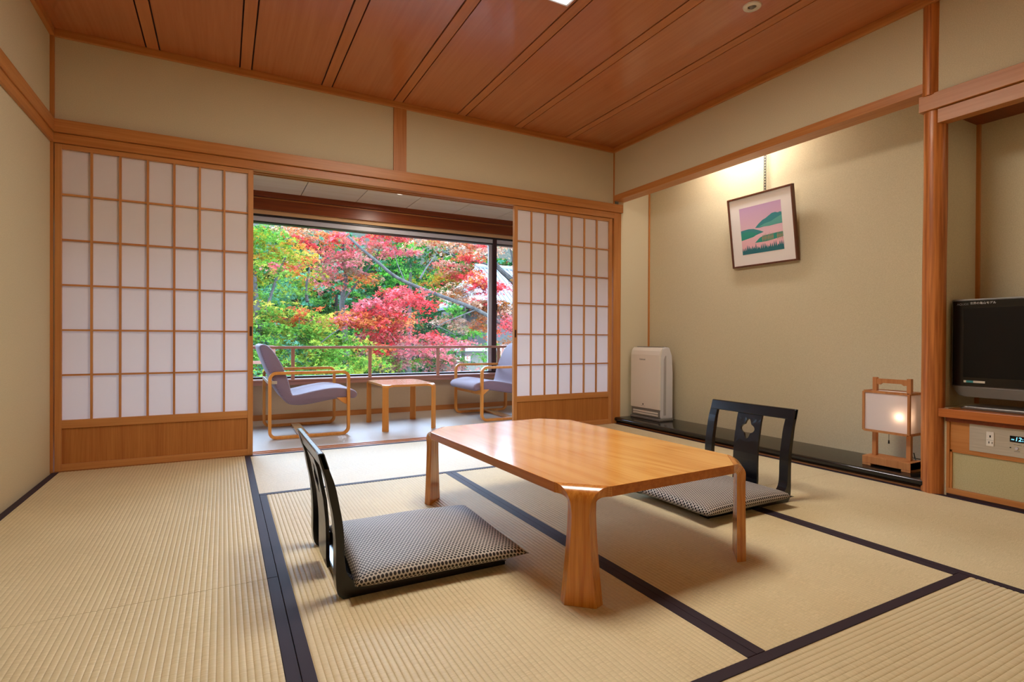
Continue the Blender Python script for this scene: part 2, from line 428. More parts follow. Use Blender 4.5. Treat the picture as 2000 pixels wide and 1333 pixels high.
# ------------------------------------------------------------------ shoji screens
def shoji(name, x0, x1, hx):
    d = bpy.data.objects.new(name, None); C.objects.link(d); d.location = (x0, 0, 0); d['kind'] = 'structure'
    W = x1 - x0; zt, zb = 1.777, .284
    def b(n, a0, a1, y0, y1, z0, z1, mt, bev=0, par=d): return B(n, a0, a1, y0, y1, z0, z1, mt, par, bev)
    st = .030
    s1 = b('stile', 0, st, .0, .030, .004, 1.803, 'shoji_v', .001); s2 = b('stile', W - st, W, .0, .030, .004, 1.803, 'shoji_v', .001)
    b('top_rail', st, W - st, .001, .029, zt, 1.803, 'shoji_h', .001)
    b('middle_rail', st, W - st, .001, .029, zb - .045, zb, 'shoji_h', .001)
    b('bottom_rail', st, W - st, .001, .029, .004, .042, 'shoji_h', .001)
    b('kick_panel', st, W - st, .010, .018, .042, zb - .045, 'kick')
    n = 7; cw = (W - 2 * st) / n; m_ = .0055
    for i in range(1, n): b('muntin', st + i * cw - m_, st + i * cw + m_, .004, .018, zb, zt, 'shoji_v')
    rh = (zt - zb) / 6
    for j in range(1, 6): b('muntin', st, W - st, .006, .018, zb + j * rh - .005, zb + j * rh + .005, 'shoji_h')
    for i in range(n):
        for j in range(6):
            xa, xb = st + i * cw, st + (i + 1) * cw; za, zb2 = zb + j * rh, zb + (j + 1) * rh
            q = MB().add([(xa, .0185, za), (xb, .0185, za), (xb, .0185, zb2), (xa, .0185, zb2)], [(0, 1, 2, 3)]); q.build('paper_pane', 'paper', d)
    p = s2 if hx > .5 else s1
    hc = W - .013 if hx > .5 else .013
    b('door_pull', hc - .007, hc + .007, -.001, .0005, .755, .815, 'dark_groove', 0, p)
    return d
shoji('door_1', .006, .986, 1)
shoji('door_2', 2.858, 3.834, 0)

# ------------------------------------------------------------------ veranda
S('floor_veranda', -.15, 4.5, .120, 1.66, -.10, -.004, 'carpet')
S('wall_right', 4.36, 4.5, .12, 1.66, -.03, 2.1, 'veranda_wall')
S('wall_alcove_left', 3.93, 4.36, .12, .14, -.03, 2.1, 'veranda_wall')
S('wall_window', -.15, 4.5, 1.58, 1.70, -.10, .345, 'veranda_wall')
S('baseboard_window', -.012, 4.36, 1.565, 1.58, -.004, .045, 'trim_x')
vc = S('ceiling_veranda', -.15, 4.5, .125, 1.60, 2.062, 2.12, 'dark_groove')
gx = [-.05, .456, .952, 1.448, 1.944, 2.440, 2.936, 3.432, 3.928, 4.36]
for a, b in zip(gx[:-1], gx[1:]): B('ceiling_board', a + .0035, b - .0035, .125, 1.58, 2.052, 2.064, 'cream', vc)
S('wall_back', -.15, 4.5, .12, .135, 1.83, 2.1, 'veranda_wall')
S('trim_21', -.012, 4.36, 1.52, 1.60, 2.004, 2.056, 'header', bevel=.003)
S('trim_22', -.012, 4.36, 1.545, 1.60, 1.992, 2.001, 'trim_x')
S('trim_23', -.012, 4.36, 1.55, 1.66, 1.896, 1.992, 'header')
S('trim_24', -.012, 4.36, 1.585, 1.66, 1.862, 1.896, 'tan')
S('wall_window_top', -.15, 4.5, 1.66, 1.80, 1.862, 2.5, 'veranda_wall')
S('wall_left', -.15, 0.0, 1.62, 1.80, -.1, 1.87, 'veranda_wall')
S('wall_right', 4.36, 4.5, 1.66, 1.80, -.1, 1.87, 'veranda_wall')
win = bpy.data.objects.new('window_1', None); C.objects.link(win); win['kind'] = 'structure'
B('sill_board', -.012, 4.36, 1.46, 1.66, .352, .368, 'rail', win, .003)
B('sill_apron', -.012, 4.36, 1.475, 1.58, .318, .352, 'rail', win)
B('window_head', -.012, 4.36, 1.60, 1.70, 1.846, 1.862, 'black_alum', win)
B('window_head', -.012, 4.36, 1.615, 1.70, 1.800, 1.846, 'alum', win, .002)
B('window_head', -.012, 4.36, 1.613, 1.70, 1.790, 1.800, 'black_alum', win)
B('window_sill_frame', -.012, 4.36, 1.62, 1.70, .368, .384, 'black_alum', win)
B('window_stile', 3.415, 3.455, 1.630, 1.660, .384, 1.790, 'alum', win, .002)
B('window_stile', 3.455, 3.500, 1.600, 1.680, .384, 1.846, 'purple_alum', win, .002)
B('window_stile', -.012, .03, 1.62, 1.70, .384, 1.790, 'purple_alum', win)
B('window_stile', 4.32, 4.36, 1.62, 1.70, .384, 1.790, 'purple_alum', win)
B('window_latch', 3.502, 3.510, 1.60, 1.625, 1.06, 1.13, 'black_alum', win)
B('glass_pane', .03, 3.43, 1.644, 1.647, .384, 1.790, 'glass', win)
B('glass_pane', 3.48, 4.32, 1.664, 1.667, .384, 1.790, 'glass', win)
hr = thing('handrail', 'low reddish brown metal handrail in front of the veranda window', 'railing', (2.1, 1.5, .368))
B('top_rail', -2.1, 2.25, -.022, .022, .275, .300, 'rail', hr, .003)
for i in range(6):
    x = 1.38 + .6975 * (i - 1); B('post', x - 2.1 - .015, x - 2.1 + .015, -.010, .010, .0, .275, 'rail', hr, .001)
ob = thing('balcony_railing', 'brown outer railing on the balcony beyond the glass', 'railing', (2.1, 2.2, -.1))
B('balcony_slab', -3.4, 2.6, -.3, .35, -.15, -.0, 'gray', ob)
for x in (-1.75, -.83, 1.78, 2.3): B('post', x - .018, x + .018, -.012, .012, 0, .76, 'rail', ob, .001)
for x0, x1 in ((-2.6, -.83), (1.78, 2.5)):
    B('lower_rail', x0, x1, -.012, .012, .58, .61, 'rail', ob)
    B('upper_rail', x0, x1, -.018, .018, .74, .765, 'rail', ob)

# small bentwood table and the two armchairs
def flapped_table(root, Lx, Ly, h, th, w0, wn, wf, R, mt_top, mt_leg, ply):
    """flat top whose four cut corners bend down into flared plywood legs"""
    c = w0 / math.sqrt(2); hx, hy = Lx / 2, Ly / 2
    pts = []
    def corner(sx, sy):
        # chamfer ends with a small concave easing
        a = Vector((sx * hx, sy * (hy - c))); b = Vector((sx * (hx - c), sy * hy)); return a, b
    order = [(1, -1), (1, 1), (-1, 1), (-1, -1)]
    for i, (sx, sy) in enumerate(order):
        a, b = corner(sx, sy)
        if i % 2 == 0: a, b = b, a
        pts += [a, b]
    tt = MB().prism([(p.x, p.y) for p in pts], 'z', h - th, h).build('tabletop', mt_top, root, bevel=.0015)
    if ply:
        tt.data.materials.append(M['table_edge'])
        for p in tt.data.polygons: p.material_index = 1 if abs(p.normal.z) < .5 else 0
    for sx, sy in order:
        d = Vector((sx, sy, 0)).normalized(); s = Vector((-sy, sx, 0)).normalized()
        base = Vector((sx * (hx - c / 2), sy * (hy - c / 2), 0))
        rows = []
        N = 16
        for i in range(N + 1):          # quarter bend
            a = PI / 2 * i / N
            rows.append((R * math.sin(a), h - R + R * math.cos(a), Vector((math.sin(a), math.cos(a)))))
        K = 10
        for i in range(1, K + 1): rows.append((R, (h - R) * (1 - i / K), Vector((1, 0))))
        vs = []; fs = []; flag = []
        total = len(rows)
        tot = PI / 2 * R + h - R; s0 = PI / 2 * R * 1.25
        for i_, (o, z, nrm) in enumerate(rows):
            s_ = PI / 2 * R * i_ / N if i_ <= N else PI / 2 * R + (h - R) * (i_ - N) / K
            if s_ < s0: wd = wn + (w0 - wn) * (1 - s_ / s0) ** 2.6
            else: wd = wn + (wf - wn) * ((s_ - s0) / (tot - s0)) ** 1.5
            for side in (-1, 1):
                for q in (0, 1):        # outer, inner skin; the leg's flanks are bevelled so the plies show
                    wq = wd - (2 * ply * min(1, s_ / s0) if q == 0 else 0)
                    oo = o - nrm.x * th * q; zz = z - nrm.y * th * q
                    p = base + d * oo + s * (side * wq / 2); vs.append((p.x, p.y, max(zz, 0.0)))
        me_f = []; uvs = []
        for i in range(total - 1):
            k = i * 4; n_ = k + 4
            me_f.append((k, k + 2, n_ + 2, n_)); uvs.append([(0, 0)] * 4)                 # outer
            me_f.append((k + 1, n_ + 1, n_ + 3, k + 3)); uvs.append([(0, 0)] * 4)         # inner
            me_f.append((k, n_, n_ + 1, k + 1)); uvs.append([(0, 1), (0, 1), (1, 1), (1, 1)])
            me_f.append((k + 2, k + 3, n_ + 3, n_ + 2)); uvs.append([(0, 1), (1, 1), (1, 1), (0, 1)])
        e = (total - 1) * 4; me_f.append((e, e + 2, e + 3, e + 1)); uvs.append([(0, 0)] * 4)
        me_f.append((0, 1, 3, 2)); uvs.append([(0, 0)] * 4)
        me = bpy.data.meshes.new('leg'); me.from_pydata(vs, [], me_f)
        ul = me.uv_layers.new(name='UVMap'); k = 0
        for uv4 in uvs:
            for uv in uv4: ul.data[k].uv = uv; k += 1
        bm = bmesh.new(); bm.from_mesh(me); bmesh.ops.recalc_face_normals(bm, faces=bm.faces); bm.to_mesh(me); bm.free()
        me.materials.append(M[mt_leg]); me.polygons.foreach_set('use_smooth', [True] * len(me.polygons))
        try: me.set_sharp_from_angle(angle=.8)
        except Exception: pass
        o = bpy.data.objects.new('leg', me); C.objects.link(o); o.parent = root
st = thing('side_table', 'small square bentwood side table between the two veranda armchairs', 'table', (2.168, .785, -.004), 0)
flapped_table(st, .438, .590, .373, .018, .100, .046, .052, .035, 'beech_top', 'beech', 0)

def rrect(x0, x1, z0, z1, r, n=6):
    pts = []
    for cx_, cz, a0 in ((x1 - r, z1 - r, 0), (x0 + r, z1 - r, 90), (x0 + r, z0 + r, 180), (x1 - r, z0 + r, 270)):
        for i in range(n + 1):
            a = math.radians(a0 + 90 * i / n); pts.append((cx_ + r * math.cos(a), cz + r * math.sin(a)))
    return pts
def catmull(pts, sub=5, closed=True):
    out = []; n = len(pts)
    for i in range(n if closed else n - 1):
        p0, p1, p2, p3 = [pts[(i + k) % n] if closed else pts[max(0, min(n - 1, i + k))] for k in (-1, 0, 1, 2)]
        for j in range(sub):
            t = j / sub
            out.append(tuple(.5 * (2 * p1[c] + (p2[c] - p0[c]) * t + (2 * p0[c] - 5 * p1[c] + 4 * p2[c] - p3[c]) * t * t + (3 * p1[c] - p0[c] - 3 * p2[c] + p3[c]) * t ** 3) for c in (0, 1)))
    if not closed: out.append(pts[-1])
    return out
def armchair(label, loc, rz):
    """local: +x is forward, width along y, origin under the middle"""
    t = thing('armchair', label, 'chair', loc, rz, 'veranda armchairs')
    x0, x1 = -.292, .292; W = .31
    for y in (-W, W):
        path = [(x, y, z) for x, z in rrect(x0 + .011, x1 - .011, .011, .486, .045)]
        MB().sweep(path, [(-.017, -.011), (.017, -.011), (.017, .011), (-.017, .011)], True).build('arm_frame', 'beech', t, bevel=.003, smooth=True)
    B('floor_stretcher', -.075, -.005, -W + .017, W - .017, .002, .020, 'beech_top', t, .002)
    MB().prism([(.195, .285), (.275, .285), (.275, .235), (.262, .232)], 'y', -W + .017, W - .017).build('seat_support', 'beech', t, bevel=.003)
    B('back_bracket', -.292, -.230, -W + .017, W - .017, .405, .428, 'steel', t, .002)
    # side outline of the one-piece cushion
    pr = [(-.346, .655), (-.350, .685), (-.325, .700), (-.285, .683), (-.235, .619), (-.185, .520), (-.150, .420), (-.128, .330), (-.105, .318), (-.050, .327), (.050, .348), (.180, .364), (.280, .353), (.335, .335), (.356, .305), (.335, .273), (.275, .280), (.160, .271), (.005, .244), (-.095, .240), (-.165, .261), (-.221, .342), (-.260, .433), (-.300, .523), (-.332, .610)]
    ol = catmull(pr, 3); n = len(ol); wy = W - .020
    cxm = sum(p[0] for p in ol) / n; 
    vs = []; ys = [(-wy, .80), (-wy + .006, .92), (-wy + .02, 1.0), (wy - .02, 1.0), (wy - .006, .92), (wy, .80)]
    # inset toward local medial point for rounded edges
    for y, k in ys:
        ins = (1 - k) * .06
        for i in range(n):
            a, b, c2 = ol[i - 1], ol[i], ol[(i + 1) % n]
            tx, tz = c2[0] - a[0], c2[1] - a[1]; l = math.hypot(tx, tz) or 1
            nx, nz = tz / l, -tx / l          # inward for this winding
            vs.append((b[0] + nx * ins, y, b[1] + nz * ins))
    fs = [(r * n + i, r * n + (i + 1) % n, (r + 1) * n + (i + 1) % n, (r + 1) * n + i) for r in range(len(ys) - 1) for i in range(n)]
    fs += [tuple(range(n)), tuple((len(ys) - 1) * n + i for i in range(n - 1, -1, -1))]
    MB().add(vs, fs).build('cushion', 'fabric', t, smooth=True)
    return t
armchair('bentwood armchair with purple checked cushion, facing right on the veranda', (1.402, .85, -.004), 0)
ch2 = None
for o in [o for o in bpy.data.objects if o.name == 'armchair']:
    ch2 = dup(o, (3.160, .955, -.004), PI, 'bentwood armchair with purple checked cushion, partly hidden by the right paper screen')

lampv = thing('ceiling_downlight', 'white round downlight in the pale veranda ceiling', 'light', (2.221, .98, 2.052))
MB().cyl((0, 0, -.010), .040, .010, n=32, r2=.047).build('rim', 'white', lampv, bevel=.002)
MB().cyl((0, 0, -.0115), .030, .002, n=32).build('lens', glow('downlight_lens', (255, 244, 225), 1.2), lampv)

# ------------------------------------------------------------------ low table
tb = thing('low_table', 'low honey-coloured wooden table with bent plywood legs on the tatami', 'table', (2.025, -1.974, 0), math.radians(2.3))
M['table_top'] = M['table_top']
flapped_table(tb, .760, 1.180, .331, .030, .166, .080, .121, .045, 'table_top', 'ply', .016)

# ------------------------------------------------------------------ legless chairs
BK = [(-.053, .420), (-.044, .386), (-.030, .340), (-.021, .291), (-.011, .241), (-.004, .168), (-.003, .100), (-.003, .059), (.002, .018), (.018, .0)]
FR = [(-.036, .420), (-.022, .375), (-.005, .325), (.006, .271), (.015, .221), (.020, .168), (.021, .120), (.025, .082), (.037, .057), (.060, .045), (.120, .040), (.30, .028), (.52, .016), (.535, .010), (.535, .0)]
def bx(z):
    b = BK[::-1]
    for (x1, z1), (x2, z2) in zip(b[:-1], b[1:]):
        if z1 <= z <= z2: return x1 + (x2 - x1) * (z - z1) / (z2 - z1)
    return -.053
def zaisu(label, loc, rz):
    t = thing('legless_chair', label, 'chair', loc, rz, 'black legless floor chairs')
    W = .243
    for s_ in (-1, 1):
        a, b = sorted((s_ * W, s_ * (W - .045)))
        poly = catmull(BK, 3, False) + catmull(FR[::-1], 3, False)
        MB().prism(poly, 'y', a, b).build('side_frame', 'black', t, bevel=.004)
    # top rail follows the lean
    MB().prism([(bx(.372) + .002, .372), (bx(.42) , .421), (bx(.42) + .018, .421), (bx(.372) + .020, .372)], 'y', -W, W).build('top_rail', 'black', t, bevel=.004)
    # splat with the clover hole
    N = 64; hz, hw = .298, .07; z0, z1 = .215, .375
    vs = []; fs = []
    for i in range(N):
        a = 2 * PI * i / N
        rr = .036 + .0075 * math.cos(4 * a)
        iy, iz = rr * math.cos(a) * .92, hz + rr * math.sin(a) * 1.12
        c, s = math.cos(a), math.sin(a)
        k = min(hw / abs(c) if abs(c) > 1e-6 else 9, ((z1 - hz) if s > 0 else (hz - z0)) / abs(s) if abs(s) > 1e-6 else 9)
        oy, oz = k * c, hz + k * s
        for fr in (0, .5, 1):
            y, z = iy + (oy - iy) * fr, iz + (oz - iz) * fr; vs.append((bx(z) + .006, y, z))
    for i in range(N):
        j = (i + 1) % N
        for q in (0, 1): fs.append((i * 3 + q, i * 3 + q + 1, j * 3 + q + 1, j * 3 + q))
    # corners of the upper field
    k = len(vs)
    rows = [.03, .06, .09, .12, .15, .18, z0]
    for z in rows: vs += [(bx(z) + .006, -hw - .002 * (z0 - z) / .2, z), (bx(z) + .006, hw + .002 * (z0 - z) / .2, z)]
    for r in range(len(rows) - 1): fs.append((k + 2 * r, k + 2 * r + 1, k + 2 * r + 3, k + 2 * r + 2))
    for sy in (-1, 1):
        for zc in (z0, z1):
            kk = len(vs); cy = sy * hw
            # nearest ring outer points either side of the corner
            idx = [i for i in range(N) if abs(vs[i * 3 + 2][1] - cy) < 1e-6]
            if not idx: continue
            i1 = min(idx, key=lambda i: abs(vs[i * 3 + 2][2] - zc))
            idz = [i for i in range(N) if abs(vs[i * 3 + 2][2] - zc) < 1e-6]
            if not idz: continue
            i2 = min(idz, key=lambda i: abs(vs[i * 3 + 2][1] - cy))
            vs.append((bx(zc) + .006, cy, zc)); fs.append((i1 * 3 + 2, kk, i2 * 3 + 2))
    sp = MB().add(vs, fs).build('back_splat', 'black', t)
    so = sp.modifiers.new('thick', 'SOLIDIFY'); so.thickness = .011; so.offset = 0
    B('seat_board', .02, .525, -.20, .20, .004, .020, 'black', t, .003)
    return t
def cushion_mesh(L, Hh, seed):
    rng = random.Random(seed); n = 30; vs = []; fs = []; uv = []
    def P(i, j, sgn):
        u, v = 2 * i / n - 1, 2 * j / n - 1
        ex = 1 - .045 * (1 - abs(v) ** 2.0) * (abs(u) ** 4); ey = 1 - .045 * (1 - abs(u) ** 2.0) * (abs(v) ** 4)
        h = ((1 - abs(u) ** 4) * (1 - abs(v) ** 4)); h = max(h, 0) ** .34
        wob = .0035 * math.sin(5 * u + seed) * math.cos(4 * v + seed * 2)
        return (u * L / 2 * ex, v * L / 2 * ey, sgn * h * Hh / 2 * (1 if sgn > 0 else .75) + (wob if sgn > 0 else 0) * h)
    for sgn in (1, -1):
        for i in range(n + 1):
            for j in range(n + 1): vs.append(P(i, j, sgn)); uv.append((i / n * L * (1 if sgn > 0 else 1), j / n * L))
    m_ = (n + 1) ** 2
    for s_ in (0, 1):
        for i in range(n):
            for j in range(n):
                a = s_ * m_ + i * (n + 1) + j; q = (a, a + n + 1, a + n + 2, a + 1); fs.append(q if s_ == 0 else q[::-1])
    me = bpy.data.meshes.new('floor_cushion'); me.from_pydata(vs, [], fs)
    ul = me.uv_layers.new(name='UVMap')
    for lp in me.loops: ul.data[lp.index].uv = uv[lp.vertex_index]
    bm = bmesh.new(); bm.from_mesh(me); bmesh.ops.remove_doubles(bm, verts=bm.verts, dist=1e-5); bm.to_mesh(me); bm.free()
    me.materials.append(M['dots']); me.polygons.foreach_set('use_smooth', [True] * len(me.polygons))
    return me
def cushion(label, loc, rz, seed, L=.535):
    o = bpy.data.objects.new('floor_cushion', cushion_mesh(L, .066, seed)); C.objects.link(o)
    o.location = loc; o.rotation_euler = (0, 0, rz); tag(o, label, 'cushion', 'dotted seat cushions'); return o
zaisu('black lacquered legless chair left of the low table, seen from behind', (1.104, -1.962, .001), 0)
z2 = [o for o in bpy.data.objects if o.name == 'legless_chair'][0]
dup(z2, (3.128, -1.950, .001), PI, 'black lacquered legless chair right of the low table, clover hole facing us')
cushion('grey dotted seat cushion on the legless chair left of the low table', (1.427, -1.985, .050), math.radians(-1.5), 1, .55)
cushion('grey dotted seat cushion on the legless chair right of the low table', (2.775, -1.992, .050), PI + .02, 2, .55)

# ------------------------------------------------------------------ alcove: board, purifier, lantern, picture
bd = MB().prism([(3.872, .026), (3.866, .036), (3.866, .046), (3.874, .054), (3.885, .056), (4.26, .056), (4.26, -.03), (3.916, -.03), (3.916, .010), (3.895, .012), (3.885, .020)], 'y', -2.385, -.001).build('alcove_board', 'stone', smooth=True)
struct(bd)
ap = thing('air_purifier', 'tall white air purifier standing in the left corner of the alcove', 'air purifier', (4.09, -.215, .0565))
hw = .178
MB().prism([(-.055, .04), (-.058, .55), (-.050, .585), (-.030, .612), (.0, .622), (.045, .618), (.075, .55), (.085, .40), (.085, .02), (-.045, .02)], 'y', -hw, hw).build('body', 'white_side', ap, bevel=.008, seg=3)
MB().prism([(-.068, .095), (-.068, .555), (-.060, .590), (-.040, .615), (-.030, .620), (-.050, .55), (-.052, .095)], 'y', -hw - .002, hw + .002).build('front_panel', 'white', ap, bevel=.004)
B('base', -.072, .088, -hw - .004, hw + .004, .0, .022, 'gray', ap, .006)
B('intake', -.062, -.050, -hw + .006, hw - .006, .026, .092, 'gray', ap, .002)
for z in (.066, .046): B('louvre', -.068, -.055, -hw + .020, hw - .03, z - .007, z + .007, 'white', ap, .002)
B('control_strip', -.025, .035, -hw + .02, hw - .03, .620, .625, 'gray', ap, .001)
MB().prism([(-.02, .05), (-.02, .52), (-.005, .55), (.004, .55), (.004, .05)], 'y', -hw - .0035, -hw).build('side_recess', 'gray_light', ap)
def text(body, name, size, loc, rot, mt, parent=None, shear=0, ext=.0003, ax='CENTER'):
    cu = bpy.data.curves.new(name, 'FONT'); cu.body = body; cu.size = size; cu.align_x = ax; cu.align_y = 'CENTER'; cu.extrude = ext; cu.shear = shear
    cu.materials.append(M[mt] if isinstance(mt, str) else mt); o = bpy.data.objects.new(name, cu); C.objects.link(o); o.location = loc; o.rotation_euler = rot
    me = bpy.data.meshes.new_from_object(o); r_ = bpy.data.objects.new(name, me); C.objects.link(r_); r_.location = loc; r_.rotation_euler = rot
    bpy.data.objects.remove(o)
    if parent: r_.parent = parent
    return r_
M['ink'] = plain('grey_ink', (70, 66, 64), .6)
FX = (PI / 2, 0, -PI / 2)      # readable from the room, on a face that looks along -x
text('National', 'logo', .021, (-.0685, .03, .515), FX, 'ink', ap)
MB().cyl((-.0690, .02, .128), .007, .001, 'x', 20).build('emblem', 'ink', ap)
B('emblem_line', -.0690, -.0680, -.005, .045, .113, .1145, 'ink', ap)

# lantern
ln = thing('lantern', 'square paper lantern lamp with wooden handle on the black alcove board', 'lamp', (4.015, -2.172, .0565))
MB().prism([(-.060, .0), (-.060, .052), (.060, .052), (.060, .0), (.045, .0), (.045, .010), (-.045, .010), (-.045, .0)], 'y', -.120, -.118).add([], []).build('foot_plate', 'lantern_wood', ln)
bsn = MB().box(-.062, .062, -.120, .120, .012, .052)
for a, b in ((-.120, -.075), (.075, .120)): bsn.box(-.062, .062, a, b, .0, .012)
bsn.build('base', 'lantern_wood', ln, bevel=.002)
for y in (-.085, .085): B('post', -.011, .011, y - .011, y + .011, .052, .485, 'lantern_wood', ln, .002)
MB().prism([(-.074, .478), (-.074, .448), (-.060, .446), (-.048, .455), (.048, .455), (.060, .446), (.074, .448), (.074, .478)], 'x', -.008, .008).build('handle', 'lantern_wood', ln)
z0, z1, X, Y = .195, .408, .062, .112
for sx in (-1, 1):
    for sy in (-1, 1): B('frame_post', sx * X - .006, sx * X + .006, sy * Y - .006, sy * Y + .006, z0, z1, 'lantern_wood', ln)
for z in (z0, z1):
    for sx in (-1, 1): B('frame_rail', sx * X - .006, sx * X + .006, -Y + .006, Y - .006, z - .006, z + .006, 'lantern_wood', ln)
    for sy in (-1, 1): B('frame_rail', -X + .006, X - .006, sy * Y - .006, sy * Y + .006, z - .006, z + .006, 'lantern_wood', ln)
for sx in (-1, 1): MB().add([(sx * X, -Y, z0), (sx * X, Y, z0), (sx * X, Y, z1), (sx * X, -Y, z1)], [(0, 1, 2, 3)]).build('shade_panel', 'shade', ln)
for sy in (-1, 1): MB().add([(-X, sy * Y, z0), (X, sy * Y, z0), (X, sy * Y, z1), (-X, sy * Y, z1)], [(0, 1, 2, 3)]).build('shade_panel', 'shade', ln)
MB().add([(-X, -Y, z1 + .002), (X, -Y, z1 + .002), (X, Y, z1 + .002), (-X, Y, z1 + .002)], [(0, 1, 2, 3)]).build('shade_panel', 'shade', ln)
bm = bmesh.new(); bmesh.ops.create_uvsphere(bm, u_segments=16, v_segments=10, radius=.014); me = bpy.data.meshes.new('bulb'); bm.to_mesh(me); bm.free()
me.materials.append(glow('lantern_bulb', (255, 214, 170), 14)); o = bpy.data.objects.new('bulb', me); C.objects.link(o); o.parent = ln; o.location = (-.040, -.066, .285)
MB().tube([(-.03, 0.0, .195), (-.03, 0.0, .150)], .0010, 6).build('pull_cord', 'black', ln)
MB().cyl((-.03, .0, .132), .0045, .018, r2=.003, n=10).build('pull_knob', 'black', ln)
MB().tube(catmull([(-.02, .0), (0, .05), (.03, .06), (.045, .02), (.05, .0)], 4, False) and [(.03, -.10, .055), (.045, -.085, .09), (.05, -.07, .085), (.055, -.075, .06), (.07, -.11, .058), (.085, -.13, .10), (.09, -.125, .17), (.08, -.10, .19)], .0025, 6).build('power_cord', 'black', ln, smooth=True)

# hanging picture: leans out from the wall at its top edge
top = Vector((4.170, -1.218, 1.792)); bot = Vector((4.240, -1.212, 1.284))
pic = thing('framed_picture', 'framed lake landscape print hung on the alcove wall', 'picture', tuple(bot))
vv = (top - bot); Hh = vv.length; lean = math.atan2(top.x - bot.x, top.z - bot.z)
pic.rotation_euler = (0, lean, 0)
# local: x = out of wall is -x, y = -right, z up
PW = .257
M['frame_wood'] = wood('dark_frame_wood', (112, 66, 44), (84, 44, 28), 'z', .4)
for s_ in (-1, 1): B('frame_side', -.012, .016, s_ * PW - .006, s_ * PW + .006, 0, Hh, 'frame_wood', pic, .0015)
for z in (.006, Hh - .006): B('frame_side', -.012, .016, -PW + .006, PW - .006, z - .006, z + .006, 'frame_wood', pic, .0015)
M['mount'] = plain('white_mount', (240, 232, 228), .7)
B('mount', -.002, .002, -PW + .006, PW - .006, .012, Hh - .012, 'mount', pic)
def skymat():
    n = NT('print_sky'); tc = n.add('ShaderNodeTexCoord'); sp = n.add('ShaderNodeSeparateXYZ'); n.l(tc.outputs['Generated'], sp.inputs[0])
    return n.base(n.ramp(sp.outputs['Z'], [(0, s2l((240, 176, 186))), (.45, s2l((236, 196, 208))), (1, s2l((196, 158, 196)))]), .7)
M['print_sky'] = skymat()
M['teal'] = plain('print_teal', (60, 140, 146), .7); M['teal2'] = plain('print_green', (50, 150, 134), .7)
M['teal_d'] = plain('print_dark_teal', (40, 110, 120), .7); M['sand'] = plain('print_reed', (176, 146, 110), .7); M['hill'] = plain('print_hill_light', (96, 170, 160), .7)
u0, u1, v0, v1 = .17, .825, .175, .835
def uv(u, v): return (PW - 2 * PW * (u0 + (u1 - u0) * u), Hh * (v0 + (v1 - v0) * v))
def sheet(name, pts, mt, lvl):
    p = [uv(*q) for q in pts]; return MB().prism(p, 'x', -.0021 - lvl * .00015 - .0003, -.0021).build(name, mt, art)
art = MB().prism([uv(0, 0), uv(1, 0), uv(1, 1), uv(0, 1)], 'x', -.0024, -.0019).build('print', 'print_sky', pic)
sheet('printed_hill', [(.36, .53), (.44, .60), (.52, .65), (.55, .67), (.62, .69), (.70, .73), (.78, .77), (.86, .775), (.92, .755), (.96, .765), (1, .755), (1, .53), (.8, .53), (.6, .53), (.48, .52)], 'teal', 1)
sheet('printed_hill', [(.44, .535), (.6, .59), (.75, .61), (.88, .66), (1, .70), (1, .535), (.7, .52)], 'hill', 2)
sheet('printed_hill', [(0, .52), (.1, .53), (.2, .535), (.32, .52), (.40, .49), (.48, .46), (.56, .42), (.5, .405), (.42, .39), (.3, .36), (.15, .335), (0, .32)], 'teal', 1)
sheet('printed_hill', [(0, .45), (.1, .49), (.2, .48), (.3, .455), (.42, .42), (.40, .39), (.3, .35), (0, .31)], 'teal2', 2)
sheet('printed_shore', [(.33, .22), (.45, .31), (.55, .345), (.7, .35), (.85, .36), (1, .36), (1, .26), (.8, .235), (.6, .215)], 'teal2', 1)
for i in range(14):
    u = .52 + .035 * i
    if .78 < u < .86: continue
    sheet('printed_reed', [(u, .20), (u + .012, .29), (u + .006, .37 + .01 * (i % 3)), (u - .012, .29)], 'sand', 2)
sp_ = [(0, 0)]
rng = random.Random(5); n = 46
sp_ = [(0, 0), (1, 0)]
for i in range(n, -1, -1): sp_.append((i / n, (.07 + .03 * rng.random()) if i % 2 else .13 + .08 * rng.random()))
sheet('printed_grass', sp_, 'teal_d', 3)
hg = MB()
X0 = 4.238
for s_ in (-1, 1): hg.box(X0 - .003, X0 + .001, -1.215 + s_ * .0065 - .0017, -1.215 + s_ * .0065 + .0017, 1.74, 2.30)
for i in range(28): hg.box(X0 - .003, X0 + .001, -1.2215, -1.2085, 1.742 + i * .02, 1.748 + i * .02)
tag(hg.build('picture_hanger', 'black_alum'), 'slotted dark metal hanger strip above the framed picture', 'hanger')

# ------------------------------------------------------------------ cabinet under the niche, television
cb = thing('built_in_cabinet', 'built-in wooden cabinet under the television with steel control panel', 'cabinet', (3.9, -2.474, .012))
def L(n, x0, x1, y0, y1, z0, z1, mt, bev=0, par=None): return B(n, x0 - 3.9, x1 - 3.9, y0 + 2.474, y1 + 2.474, z0 - .012, z1 - .012, mt, par or cb, bev)
M['counter'] = wood('counter_wood', (196, 116, 56), (166, 86, 34), 'y', .3, coat=.2)
L('counter_top', 3.872, 4.265, -3.69, -2.448, .378, .418, 'counter', .002)
L('counter_lip', 3.890, 4.10, -3.69, -2.470, .358, .378, 'header')
L('fascia', 3.905, 3.93, -3.69, -2.478, .222, .358, 'trim_y')
L('end_stile', 3.898, 3.94, -2.484, -2.472, .030, .358, 'trim_z')
L('cloth_panel', 3.908, 3.93, -3.69, -2.494, .038, .214, 'panel_paper')
L('panel_rail', 3.902, 3.93, -3.69, -2.484, .212, .222, 'trim_y')
L('panel_stile', 3.902, 3.93, -2.494, -2.484, .030, .222, 'trim_z')
